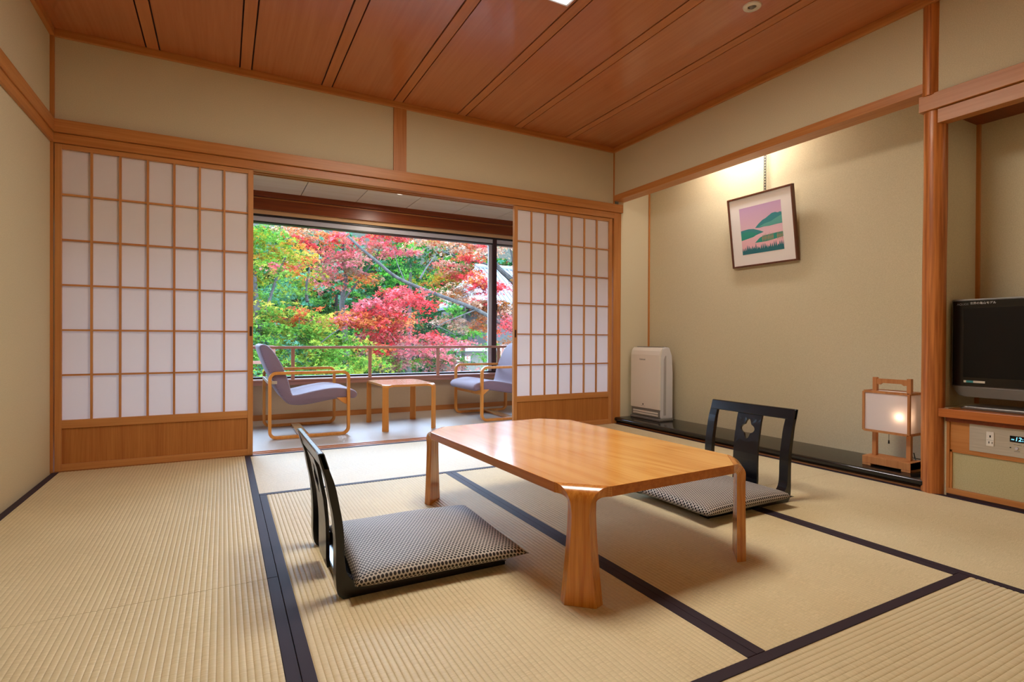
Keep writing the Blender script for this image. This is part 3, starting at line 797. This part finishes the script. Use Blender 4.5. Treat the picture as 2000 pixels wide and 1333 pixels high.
L('bottom_rail', 3.893, 3.93, -3.69, -2.474, .012, .038, 'trim_y', .001)
S('baseboard_right', 3.896, 3.93, -3.72, -2.474, -.03, .012, 'dark_groove')
cp = L('control_panel', 3.9015, 3.906, -3.45, -2.5615, .232, .356, 'steel')
def CP(n, y0, y1, z0, z1, mt, x=.0012): return L(n, 3.9015 - x, 3.9017, y0, y1, z0, z1, mt, 0, cp)
CP('power_outlet', -2.653, -2.626, .266, .330, 'white', .003)
CP('outlet_slot', -2.6425, -2.6375, .305, .315, 'black', .0036)
CP('outlet_slot', -2.637, -2.6345, .277, .287, 'black', .0036); CP('outlet_slot', -2.649, -2.6465, .277, .286, 'black', .0036)
CP('outlet_seam', -2.652, -2.627, .2925, .2935, 'gray', .0034)
CP('clock_window', -2.85, -2.7095, .298, .325, 'black', .002)
led = glow('clock_digits', (120, 220, 255), 1.6)
text('12:38', 'clock_digits', .024, (3.8985 - 3.9, -2.726 + 2.474, .3115 - .012), FX, led, cb, .15, .0002, 'LEFT')
text('PM', 'clock_digits', .008, (3.8985 - 3.9, -2.7145 + 2.474, .3085 - .012), FX, led, cb, .1, .0002, 'LEFT')
for y in (-2.7335, -2.765, -2.80): MB().cyl((3.8955 - 3.9, y + 2.474, .2715 - .012), .006, .007, 'x', 20).build('knob', 'alum', cb, bevel=.001)
MB().cyl((3.8995 - 3.9, -2.7115 + 2.474, .272 - .012), .0022, .003, 'x', 12).build('indicator', 'black', cb)
CP('knob_caption', -2.750, -2.722, .2855, .2870, 'ink', .0004); CP('knob_caption', -2.785, -2.756, .2855, .2870, 'ink', .0004); CP('knob_caption', -2.744, -2.724, .257, .2583, 'ink', .0004)

tv = thing('television', 'black flat-screen television with silver lower edge in the niche', 'television', (4.04, -2.862, .419))
TW = .41
z0t = .105; z1t = .527
B('bezel', -.052, .04, -TW, TW, z0t, z1t, 'silver', tv, .004)
B('screen_surround', -.056, -.050, -TW + .006, TW - .006, z0t + .004, z1t - .008, 'black', tv, .001)
M['screen'] = plain('dark_screen', (6, 5, 6), .35, .3)
B('screen', -.0570, -.0555, -TW + .050, TW - .050, z0t + .045, z1t - .045, 'screen', tv)
MB().prism([(-TW, z0t), (TW, z0t), (TW - .03, z0t - .045), (TW - .06, z0t - .05), (-TW + .06, z0t - .05), (-TW + .03, z0t - .045)], 'x', -.050, .02).build('speaker_bar', 'silver', tv, bevel=.002)
B('neck', -.01, .04, -.12, .12, .012, .07, 'black', tv)
MB().prism([(-.36, .0), (.36, .0), (.34, .014), (-.34, .014)], 'x', -.09, .10).build('stand_base', 'silver', tv, bevel=.004)
M['white_ink'] = plain('white_ink', (225, 225, 225), .6); M['grey_ink2'] = plain('silver_ink', (110, 108, 108), .5)
text('AQUOS', 'logo', .0135, (-.0565, TW - .046, z1t - .025), FX, 'grey_ink2', tv)
text('世界の亀山モデル', 'lettering', .0125, (-.0565, TW - .125, z1t - .022), FX, 'white_ink', tv)
B('sticker', -.0566, -.0560, TW - .135, TW - .052, z0t + .020, z0t + .030, 'white', tv); B('sticker', -.0568, -.0560, TW - .090, TW - .062, z0t + .020, z0t + .030, 'teal', tv)

# ------------------------------------------------------------------ ceiling fixtures
cl = thing('ceiling_lamp', 'square paper-faced ceiling lamp over the middle of the room', 'light', (1.930, -1.925, H))
def lampmat():
    n = NT('lamp_paper'); n.p.inputs['Emission Color'].default_value = (1, .94, .84, 1); n.p.inputs['Emission Strength'].default_value = LAMP_E
    return n.base(s2l((255, 240, 215)), .6)
R_ = .395
B('diffuser', -R_ + .018, R_ - .018, -R_ + .018, R_ - .018, -.026, -.003, lampmat(), cl)
for s_ in (-1, 1):
    B('frame', s_ * (R_ - .009) - .009, s_ * (R_ - .009) + .009, -R_, R_, -.022, 0, 'alum', cl, .001)
    B('frame', -R_ + .018, R_ - .018, s_ * (R_ - .009) - .009, s_ * (R_ - .009) + .009, -.022, 0, 'alum', cl, .001)
spot = thing('ceiling_spotlight', 'small round white spotlight recessed in the brown ceiling', 'light', (3.157, -1.947, H))
rg = MB(); n = 40
for i in range(n):
    a, b = 2 * PI * i / n, 2 * PI * (i + 1) / n
    k = len(rg.v)
    for t in (a, b):
        for r, z in ((.020, -.004), (.024, -.009), (.042, -.006), (.044, 0)): rg.v.append((r * math.cos(t), r * math.sin(t), z))
    for q in range(3): rg.f.append((k + q, k + q + 1, k + 5 + q, k + 4 + q))
rg.build('rim', 'white', spot)
bm = bmesh.new(); bmesh.ops.create_uvsphere(bm, u_segments=20, v_segments=10, radius=.020); me = bpy.data.meshes.new('eyeball'); bm.to_mesh(me); bm.free()
me.materials.append(M['silver']); o = bpy.data.objects.new('eyeball', me); C.objects.link(o); o.parent = spot; o.location = (0, 0, .006)

# ------------------------------------------------------------------ garden
def gmat(name, a, b, s=3):
    n = NT(name); f = n.noise(n.coord(), s, 5, .65); return n.base(n.ramp(f, [(.3, s2l(a)), (.7, s2l(b))]), .9, .1)
M['earth'] = gmat('garden_earth', (26, 26, 16), (38, 40, 24), 1.5)
M['bark'] = gmat('grey_bark', (34, 32, 30), (66, 62, 57), 9)
M['bark_d'] = gmat('dark_bark', (22, 18, 16), (36, 30, 26), 9)
gr = MB()
g = [(-30, 2.6), (-30, 16), (-30, 26), (-30, 60)]
ys = [2.6, 6, 10, 16, 22, 34, 60]; zs = [-3.2, -3.2, -3.0, -2.2, 1.0, 8.0, 16.0]
vs = [(x, y, z + .4 * math.sin(x * .7 + y)) for y, z in zip(ys, zs) for x in range(-40, 61, 4)]
nx = len(range(-40, 61, 4))
gr.add(vs, [(r * nx + i, r * nx + i + 1, (r + 1) * nx + i + 1, (r + 1) * nx + i) for r in range(len(ys) - 1) for i in range(nx - 1)])
ground_ = struct(gr.build('ground', 'earth', smooth=True))

def leafmat():
    n = NT('leaves'); n.n.remove(n.p); a = n.add('ShaderNodeAttribute', attribute_name='col')
    d = n.add('ShaderNodeBsdfDiffuse'); t = n.add('ShaderNodeBsdfTranslucent'); mx = n.add('ShaderNodeMixShader'); mx.inputs[0].default_value = .45
    n.l(a.outputs[0], d.inputs[0]); n.l(a.outputs[0], t.inputs[0]); n.l(d.outputs[0], mx.inputs[1]); n.l(t.outputs[0], mx.inputs[2]); n.l(mx.outputs[0], n.out.inputs[0]); return n.m
LM = leafmat()
# palm-shaped leaf of three pointed lobes, slightly cupped
LOBE = []
for a, l_ in ((-58, .8), (0, 1.0), (58, .8)):
    a = math.radians(a); c, s = math.cos(a), math.sin(a)
    for (x, y, z) in ((0, 0, 0), (.45, .17, .05), (1, 0, -.08), (.45, -.17, .05)):
        x *= l_; LOBE.append((x * c - y * s - .35, x * s + y * c, z))
LOBE = np.array(LOBE)
DIAM = np.array([(-.5, 0, 0), (0, .16, .03), (.5, 0, -.05), (0, -.16, .03)])
def leaves(name, pts, size, cols, rng, parent, shape=None, flat=.5):
    shape = LOBE if shape is None else shape
    n = len(pts); k = len(shape); q = k // 4
    yaw = rng.uniform(0, 2 * np.pi, n); pit = rng.normal(0, flat, n) ; rol = rng.normal(.25, flat, n)
    cy, sy, cp, sp, cr, sr = np.cos(yaw), np.sin(yaw), np.cos(pit), np.sin(pit), np.cos(rol), np.sin(rol)
    R = np.empty((n, 3, 3))
    R[:, 0, 0] = cy * cp; R[:, 0, 1] = cy * sp * sr - sy * cr; R[:, 0, 2] = cy * sp * cr + sy * sr
    R[:, 1, 0] = sy * cp; R[:, 1, 1] = sy * sp * sr + cy * cr; R[:, 1, 2] = sy * sp * cr - cy * sr
    R[:, 2, 0] = -sp; R[:, 2, 1] = cp * sr; R[:, 2, 2] = cp * cr
    sz = size * rng.uniform(.65, 1.3, n)
    V = np.einsum('nij,kj->nki', R, shape) * sz[:, None, None] + pts[:, None, :]
    me = bpy.data.meshes.new(name); nv = n * k
    me.vertices.add(nv); me.vertices.foreach_set('co', V.reshape(-1).astype(np.float32))
    me.loops.add(nv); me.loops.foreach_set('vertex_index', np.arange(nv, dtype=np.int32))
    me.polygons.add(n * q); me.polygons.foreach_set('loop_start', np.arange(0, nv, 4, dtype=np.int32))
    try: me.polygons.foreach_set('loop_total', np.full(n * q, 4, dtype=np.int32))
    except Exception: pass
    ca = me.color_attributes.new('col', 'FLOAT_COLOR', 'POINT')
    cc = np.ones((n, k, 4), np.float32); cc[:, :, :3] = cols[:, None, :]
    ca.data.foreach_set('color', cc.reshape(-1)); me.update(); me.materials.append(LM)
    o = bpy.data.objects.new(name, me); C.objects.link(o); o['kind'] = 'stuff'
    if parent: o.parent = parent; o.matrix_parent_inverse = Matrix.Translation(-Vector(parent.location))
    return o
PAL = dict(
    green=[(120, 170, 60), (96, 150, 52), (150, 190, 80), (84, 132, 48)],
    lime=[(170, 190, 70), (190, 186, 70), (140, 176, 60), (206, 170, 70)],
    olive=[(150, 150, 40), (176, 150, 40), (120, 140, 40), (210, 130, 50)],
    teal=[(96, 160, 120), (120, 180, 140), (80, 140, 100)],
    red=[(236, 60, 66), (244, 90, 96), (220, 48, 44), (246, 120, 110)],
    pink=[(240, 110, 116), (246, 140, 144), (226, 84, 92), (230, 120, 90)],
    orange=[(236, 120, 60), (240, 96, 60), (230, 150, 80)],
    tan=[(222, 170, 130), (200, 140, 100), (236, 202, 174), (208, 124, 92)],
    rust=[(176, 92, 50), (200, 110, 60), (160, 110, 50)],
    dusty=[(206, 120, 112), (220, 150, 140), (180, 96, 88), (160, 130, 90)],
    dark=[(40, 84, 44), (56, 104, 50), (30, 64, 40), (80, 130, 56)],
    bamboo=[(90, 160, 50), (120, 180, 70), (60, 120, 44)])
def sprays(clusters, seed, dens=1.0):
    """clusters: px, py, Y, rx_px, ry_px, palettes -> leaf points and colours, laid out as flat tilted sprays"""
    rng = np.random.default_rng(seed); P = []; K = []
    for (px, py, Y, rx, rz, pals) in clusters:
        c = np.array(at(px, py, Y)); sc = (Y + 3.78) / F
        Rx, Rz = rx * sc * 1.05, rz * sc; Ry = max(.4, Rx * .5)
        ns = int(max(12, dens * rx * rz / 75))
        for _ in range(ns):
            d = rng.normal(size=3); d /= np.linalg.norm(d); d *= rng.uniform(.15, 1) ** .6
            sc_c = c + d * np.array([Rx, Ry, Rz]); r = rng.uniform(.10, .26) * (1 + (Y - 5) * .07)
            k = int(rng.integers(26, 52)); a = rng.uniform(0, 2 * np.pi, k); q = np.sqrt(rng.uniform(0, 1, k)) * r
            tilt = rng.normal(0, .28, 2)
            p = np.stack([q * np.cos(a), q * np.sin(a), np.zeros(k)], 1); p[:, 2] = p[:, 0] * tilt[0] + p[:, 1] * tilt[1] - (q / r) ** 2 * .07 + rng.normal(0, .02, k)
            P.append(p + sc_c); pal = PAL[pals[rng.integers(len(pals))]]
            base = np.array(s2l(pal[rng.integers(len(pal))])[:3]); alt = np.array([s2l(pal[i])[:3] for i in rng.integers(0, len(pal), k)])
            col = (base * .55 + alt * .45) * rng.uniform(.6, 1.35, (k, 1)) * .44; K.append(np.clip(col, 0, .95))
    return np.concatenate(P), np.concatenate(K), rng
def tree(name, label, cat, base, clusters, limbs, seed, size=.05, dens=1.0, bark='bark', shape=None, flat=.5, group='garden trees beyond the window'):
    t = thing(name, label, cat, base, 0, group)
    P, K, rng = sprays(clusters, seed, dens)
    leaves('foliage', P, size, K, rng, t, shape, flat)
    for i, (pts, r0, r1) in enumerate(limbs):
        pp = [Vector(p) if len(p) == 3 and isinstance(p, (Vector,)) else at(*p) for p in pts]
        xy = catmull3(pp)
        o = MB().tube(xy, r0, 8, r1).build('trunk' if i == 0 else 'branch', bark, None, smooth=True)
        o.parent = t; o.matrix_parent_inverse = Matrix.Translation(-Vector(base))
    return t
def catmull3(pts, sub=4):
    out = []; n = len(pts)
    for i in range(n - 1):
        p0, p1, p2, p3 = [pts[max(0, min(n - 1, i + k))] for k in (-1, 0, 1, 2)]
        for j in range(sub):
            t = j / sub; out.append(.5 * (2 * p1 + (p2 - p0) * t + (2 * p0 - 5 * p1 + 4 * p2 - p3) * t * t + (3 * p1 - p0 - 3 * p2 + p3) * t ** 3))
    out.append(pts[-1]); return out
GZ = -3.1
def root(px, Y, z=GZ):
    p = at(px, 740, Y); return (p.x, Y, z)
# green maple close to the window on the left
b1 = root(560, 5.2)
tree('green_maple', 'green maple tree with yellow-orange tips filling the left of the window', 'tree', b1, [
    (520, 470, 5.2, 50, 34, ['olive', 'olive', 'green']), (560, 500, 5.6, 52, 26, ['olive', 'lime', 'orange']), (515, 530, 5.4, 40, 26, ['green', 'lime']),
    (545, 575, 6.0, 50, 28, ['teal', 'green']), (600, 548, 6.2, 34, 26, ['green', 'olive']), (520, 610, 5.0, 34, 22, ['green', 'lime']),
    (575, 612, 5.2, 56, 18, ['lime', 'green', 'orange']), (560, 645, 5.0, 60, 24, ['green', 'green', 'lime']), (630, 640, 5.2, 50, 24, ['green', 'lime']),
    (600, 680, 4.8, 70, 22, ['green', 'green', 'lime']), (680, 668, 5.2, 50, 20, ['lime', 'green']), (540, 690, 4.6, 44, 26, ['green', 'teal']),
    (600, 716, 4.6, 70, 22, ['green', 'lime']), (690, 706, 4.9, 60, 24, ['lime', 'green']), (510, 655, 4.8, 24, 34, ['green', 'teal']), (455, 560, 5.2, 50, 90, ['green', 'olive']), (440, 680, 5.0, 60, 60, ['green'])],
    [([Vector(b1), (545, 760, 5.2), (518, 700, 5.0), (508, 640, 5.0), (500, 590, 5.1), (495, 520, 5.2)], .09, .03),
     ([(508, 640, 5.0), (525, 590, 5.2), (545, 530, 5.4), (560, 500, 5.6)], .03, .008),
     ([(575, 668, 4.9), (582, 650, 4.95), (585, 620, 5.0)], .010, .004), ([(620, 676, 4.7), (645, 655, 4.8), (665, 642, 4.9)], .010, .004),
     ([(600, 590, 6.0), (598, 560, 6.1), (606, 520, 6.2)], .03, .012)], 11, .050, 1.15)
# red maple across the middle
b2 = root(1180, 7.0)
tree('red_maple', 'bright red maple with long grey branch across the middle of the window', 'tree', b2, [
    (790, 575, 6.0, 46, 20, ['red', 'red', 'pink']), (740, 598, 6.0, 60, 22, ['red', 'pink']), (690, 618, 5.9, 46, 18, ['pink', 'red', 'orange']),
    (820, 590, 6.1, 30, 22, ['red']), (770, 625, 6.0, 50, 18, ['red', 'orange']), (650, 628, 5.8, 28, 10, ['orange', 'pink']), (760, 655, 5.9, 60, 16, ['red', 'pink']),
    (720, 630, 5.9, 50, 14, ['orange', 'red']), (800, 680, 5.9, 50, 16, ['pink', 'dusty']), (740, 678, 5.8, 26, 14, ['red', 'orange']), (850, 660, 6.2, 30, 14, ['pink', 'red'])],
    [([Vector(b2), (1120, 720, 6.8), (1000, 645, 6.6), (930, 605, 6.5), (860, 578, 6.4), (780, 545, 6.5), (735, 510, 6.7), (705, 485, 6.9), (680, 462, 7.1)], .050, .022),
     ([(840, 575, 6.4), (800, 590, 6.2), (740, 600, 6.1), (680, 618, 5.9)], .022, .006), ([(820, 545, 6.5), (835, 520, 6.7), (850, 500, 6.9)], .02, .01),
     ([(930, 605, 6.5), (880, 625, 6.3), (850, 640, 6.2)], .016, .006), ([(790, 548, 6.5), (776, 515, 6.7), (770, 490, 6.8)], .012, .005)], 22, .052, 1.5)
# pink-red crown higher up at the left centre
b3 = root(700, 9.0)
tree('pink_maple', 'pinkish red maple crown behind the green maple, upper middle', 'tree', b3, [
    (640, 470, 8.6, 50, 26, ['pink', 'orange', 'red']), (590, 455, 8.8, 40, 14, ['orange', 'tan']), (650, 510, 8.6, 44, 26, ['pink', 'pink', 'dusty']), (690, 500, 8.4, 40, 20, ['pink', 'tan']),
    (640, 548, 8.6, 34, 20, ['pink', 'dusty']), (730, 470, 8.2, 46, 16, ['pink', 'red', 'tan']), (770, 490, 8.2, 44, 12, ['pink', 'pink']), (700, 540, 8.6, 40, 16, ['dusty', 'orange']), (745, 448, 8.4, 40, 12, ['red', 'orange']), (790, 460, 8.2, 40, 16, ['orange', 'red', 'tan']), (550, 520, 9.0, 24, 10, ['pink'])],
    [([Vector(b3), (672, 640, 9.0), (668, 590, 9.0), (676, 540, 8.8), (660, 490, 8.7)], .09, .02), ([(668, 590, 9.0), (700, 550, 8.7), (722, 520, 8.5), (745, 480, 8.3)], .03, .01)], 33, .062, 1.35)
# dried tan maple on the right
b4 = root(1060, 9.0)
tree('withered_maple', 'tan and rust coloured maple with withered leaves at upper right', 'tree', b4, [
    (850, 465, 7.4, 60, 22, ['tan', 'tan', 'tan', 'orange']), (920, 478, 7.3, 50, 26, ['tan', 'tan', 'orange', 'red']), (975, 478, 7.8, 44, 20, ['tan', 'tan']), (880, 520, 8.2, 50, 20, ['rust', 'tan', 'red']), (920, 500, 7.8, 24, 12, ['red', 'orange']),
    (860, 545, 8.6, 60, 16, ['rust', 'olive']), (905, 535, 8.2, 30, 22, ['rust', 'red']), (945, 558, 6.9, 22, 14, ['red', 'red']), (975, 560, 6.9, 22, 10, ['red']), (935, 585, 6.9, 34, 16, ['tan', 'red', 'rust']), (985, 600, 6.9, 20, 14, ['tan', 'rust']), (960, 610, 7.0, 34, 12, ['tan', 'rust']), (925, 545, 7.0, 20, 18, ['red', 'orange']), (990, 630, 6.5, 16, 18, ['red', 'pink']), (900, 565, 7.6, 44, 14, ['tan', 'tan']), (885, 580, 7.4, 40, 14, ['tan', 'rust']), (950, 590, 7.0, 30, 14, ['tan', 'rust']),
    (900, 628, 7.6, 60, 18, ['dusty', 'tan']), (950, 640, 7.4, 26, 26, ['rust', 'orange']), (985, 690, 7.4, 20, 30, ['tan', 'rust']), (1050, 520, 7.8, 60, 90, ['tan', 'rust'])],
    [([Vector(b4), (1060, 640, 8.6), (1010, 560, 8.0), (975, 525, 8.0), (950, 490, 8.0), (925, 455, 8.0)], .10, .03),
     ([(975, 525, 8.0), (930, 510, 8.0), (890, 500, 8.1), (860, 490, 8.2)], .03, .008), ([(1010, 560, 8.0), (1000, 500, 8.0), (990, 450, 8.0)], .04, .015)], 44, .056, 1.3)
# dusty pink low maple in front of the pine shade
b5 = root(850, 6.6)
tree('dusty_maple', 'low dusty pink maple below the red one, behind the rail', 'tree', b5, [
    (780, 705, 6.2, 50, 22, ['dusty', 'dusty', 'green']), (840, 690, 6.2, 60, 16, ['dusty', 'pink']), (900, 672, 6.6, 46, 12, ['dusty', 'pink']), (870, 715, 6.2, 60, 24, ['dusty', 'dark', 'dusty']), (820, 735, 6.0, 60, 16, ['dusty', 'green']), (740, 690, 6.2, 30, 16, ['dusty', 'green', 'tan'])],
    [([Vector(b5), (830, 735, 6.5), (820, 700, 6.4), (800, 680, 6.3)], .05, .02), ([(830, 735, 6.5), (850, 690, 6.4), (880, 665, 6.4)], .02, .008), ([(890, 655, 6.6), (860, 640, 6.5), (835, 632, 6.4)], .012, .005)], 55, .05, 1.3)
# evergreens, bamboo and hillside trees further off, one by one
def far(name, label, cat, px, Y, clusters, seed, size, dens, bark, shape=None, flat=.8, top=None, z=GZ):
    b = root(px, Y, z); tp = top or clusters[0][1]
    return tree(name, label, cat, b, clusters, [([Vector(b), (px, (720 + tp) / 2, Y), (px + 3, tp, Y)], .006 * Y + .02, .03)], seed, size, dens, bark, shape, flat)
far('bamboo', 'feathery green bamboo clump under the long grey branch', 'bush', 905, 10.3, [(880, 600, 10.3, 40, 24, ['bamboo', 'bamboo', 'dark']), (915, 655, 10.1, 44, 22, ['bamboo']), (900, 640, 10.6, 50, 26, ['dark']), (870, 695, 10.0, 50, 36, ['dark', 'bamboo'])], 66, .095, .8, 'bark', DIAM, .7)
far('bamboo', 'bright green bamboo clump low down beside the window mullion', 'bush', 965, 9.4, [(948, 688, 9.4, 26, 36, ['bamboo', 'green']), (990, 720, 9.4, 36, 30, ['bamboo'])], 67, .09, .9, 'bark', DIAM, .7)
far('bamboo', 'dark green bamboo behind the top of the red maple', 'bush', 800, 10.8, [(790, 515, 10.8, 40, 26, ['bamboo', 'dark']), (848, 535, 10.8, 50, 20, ['bamboo', 'olive'])], 68, .10, .9, 'bark', DIAM, .7)
far('evergreen_tree', 'dark green evergreen in the shade left of the red maple', 'tree', 655, 10.9, [(655, 575, 10.9, 50, 30, ['dark', 'dark', 'teal']), (640, 640, 10.9, 70, 40, ['dark'])], 77, .10, .8, 'bark_d')
far('evergreen_tree', 'dark evergreen behind the middle of the red maple', 'tree', 745, 12.4, [(740, 560, 12.4, 50, 40, ['dark', 'bamboo']), (760, 640, 12.4, 64, 56, ['dark', 'dark'])], 78, .10, .8, 'bark_d')
far('evergreen_tree', 'bluish dark evergreen behind the green maple', 'tree', 560, 12, [(560, 580, 12, 46, 40, ['dark', 'teal']), (540, 660, 12, 60, 50, ['dark', 'green'])], 79, .10, .8, 'bark_d')
far('evergreen_tree', 'shaded evergreen behind the bamboo under the grey branch', 'tree', 850, 13, [(850, 620, 13, 44, 60, ['dark']), (840, 710, 13, 50, 40, ['dark'])], 80, .11, .8, 'bark_d')
for k_, (lb, px, Y, cl) in enumerate([
    ('hillside tree with bluish green top, upper left of the window', 560, 13.9, [(550, 450, 13.9, 70, 50, ['teal', 'green', 'dark']), (570, 520, 13.9, 66, 50, ['teal', 'dark', 'green'])]),
    ('hillside tree showing blue-green above the pink maple', 668, 17, [(665, 445, 17, 60, 42, ['teal', 'green']), (680, 520, 17, 60, 50, ['dark', 'teal'])]),
    ('hillside tree with olive green top at the middle of the window', 775, 14.4, [(775, 450, 14.4, 64, 50, ['bamboo', 'teal', 'olive']), (785, 530, 14.4, 60, 60, ['dark', 'bamboo'])]),
    ('hillside tree behind the withered maple', 885, 17.2, [(875, 450, 17.2, 52, 50, ['olive', 'tan', 'green']), (868, 545, 17.2, 46, 56, ['dark', 'bamboo'])]),
    ('hillside tree at the far left behind the green maple', 455, 16.6, [(455, 500, 16.6, 60, 110, ['green', 'teal'])]),
    ('brownish hillside tree at the far right above the white roof', 1010, 21, [(1010, 470, 21, 90, 34, ['tan', 'dark', 'teal'])])]):
    far('hillside_tree', lb, 'tree', px, Y, cl, 88 + k_, .13, .55, 'bark_d', None, .9)
for k_, (lb, px, Y, cl) in enumerate([
    ('low green shrub behind the left armchair', 545, 7.8, [(540, 745, 7.8, 60, 40, ['green', 'teal'])]),
    ('low lime green shrub behind the side table', 665, 9.0, [(665, 745, 9.0, 60, 40, ['lime', 'green']), (700, 704, 9.0, 50, 28, ['lime', 'green'])]),
    ('low dark shrub behind the handrail, right of the side table', 790, 7.6, [(785, 750, 7.6, 60, 30, ['dark', 'green'])])]):
    far('garden_shrub', lb, 'bush', px, Y, cl, 120 + k_, .07, .8, 'bark_d', z=-3.15)

rng_ = np.random.default_rng(7); n_ = 26000
ux = rng_.uniform(-6, 24, n_); uy = rng_.uniform(10.5, 30, n_); uz = np.interp(uy, ys, zs) + .4 * np.sin(ux * .7 + uy) + rng_.uniform(0, 1.1, n_) ** 1.5
up_ = np.array([s2l(c)[:3] for c in PAL['dark'] + PAL['dark'] + PAL['teal'] + PAL['rust'] + PAL['bamboo']])
leaves('undergrowth', np.stack([ux, uy, uz], 1), .34, np.clip(up_[rng_.integers(0, len(up_), n_)] * rng_.uniform(.5, 1.3, (n_, 1)) * .28, 0, 1), rng_, ground_, LOBE, .9)

# neighbour's building
hs = thing('neighbour_house', 'white-roofed house seen beyond the garden at the right', 'house', (10.2, 16.2, -3.0))
M['tile'] = plain('pale_roof_tile', (92, 92, 98), .5); M['plaster'] = plain('cream_plaster', (84, 78, 66), .8); M['greywall'] = plain('grey_wall', (52, 50, 46), .8)
def loc(p): return (p.x - 10.2, p.y - 16.2, p.z + 3.0)
wl = at(938, 600, 15.2); wr = at(1100, 600, 15.2)
B('wall', wl.x - 10.2 + .3, wr.x - 10.2 + 2, -.9, 4.0, 0, at(960, 600, 15.2).z + 3.0, 'greywall', hs)
za = at(940, 592, 14.6).z + 3.0; zb = at(945, 522, 16.6).z + 3.0
x0 = wl.x - 10.2 - .4; x1 = wr.x - 10.2 + 2.4
rf = MB().add([(x0, -1.7, za), (x1, -1.7, za), (x1, .6, zb), (x0 + .9, .6, zb), (x0, 2.8, za), (x1, 2.8, za), (x0, -1.7, za - .12), (x1, -1.7, za - .12), (x1, 2.8, za - .12), (x0, 2.8, za - .12)],
              [(0, 1, 2, 3), (3, 2, 5, 4), (0, 3, 4), (6, 7, 1, 0), (9, 8, 5, 4), (6, 0, 4, 9), (7, 1, 2, 5, 8), (6, 7, 8, 9)]).build('roof', 'tile', hs)
nr = 30
for i in range(nr):
    t = i / nr; xx = x0 + .9 + (x1 - x0 - .9) * t
    MB().tube([(xx, .6, zb + .02), (xx, -1.7, za + .02)], .035, 6).build('tile_row', 'tile', rf)
MB().tube([(x0 + .9, .6, zb + .05), (x1, .6, zb + .05)], .10, 8).build('ridge', 'tile', rf)
sh = thing('garden_shed', 'small cream-walled shed low at the right beyond the rail', 'shed', (at(935, 760, 11.5).x, 11.5, -3.1))
hh = at(930, 686, 11.5).z + 3.1
B('wall', -.75, 1.2, 0, 2.0, 0, hh, 'plaster', sh)
B('roof', -.95, 1.4, -.25, 2.2, hh, hh + .08, 'gray', sh)
sw = at(908, 694, 11.49); se = at(925, 705, 11.49); ox = at(935, 760, 11.5).x
fw = B('window_frame', sw.x - ox - .35, se.x - ox - .28 + .2, -.03, 0.0, se.z + 3.1 - .05, sw.z + 3.1, 'black_alum', sh)
B('window_pane', sw.x - ox - .31, se.x - ox - .12, -.035, -.028, se.z + 3.1 - .01, sw.z + 3.1 - .04, 'white', sh)
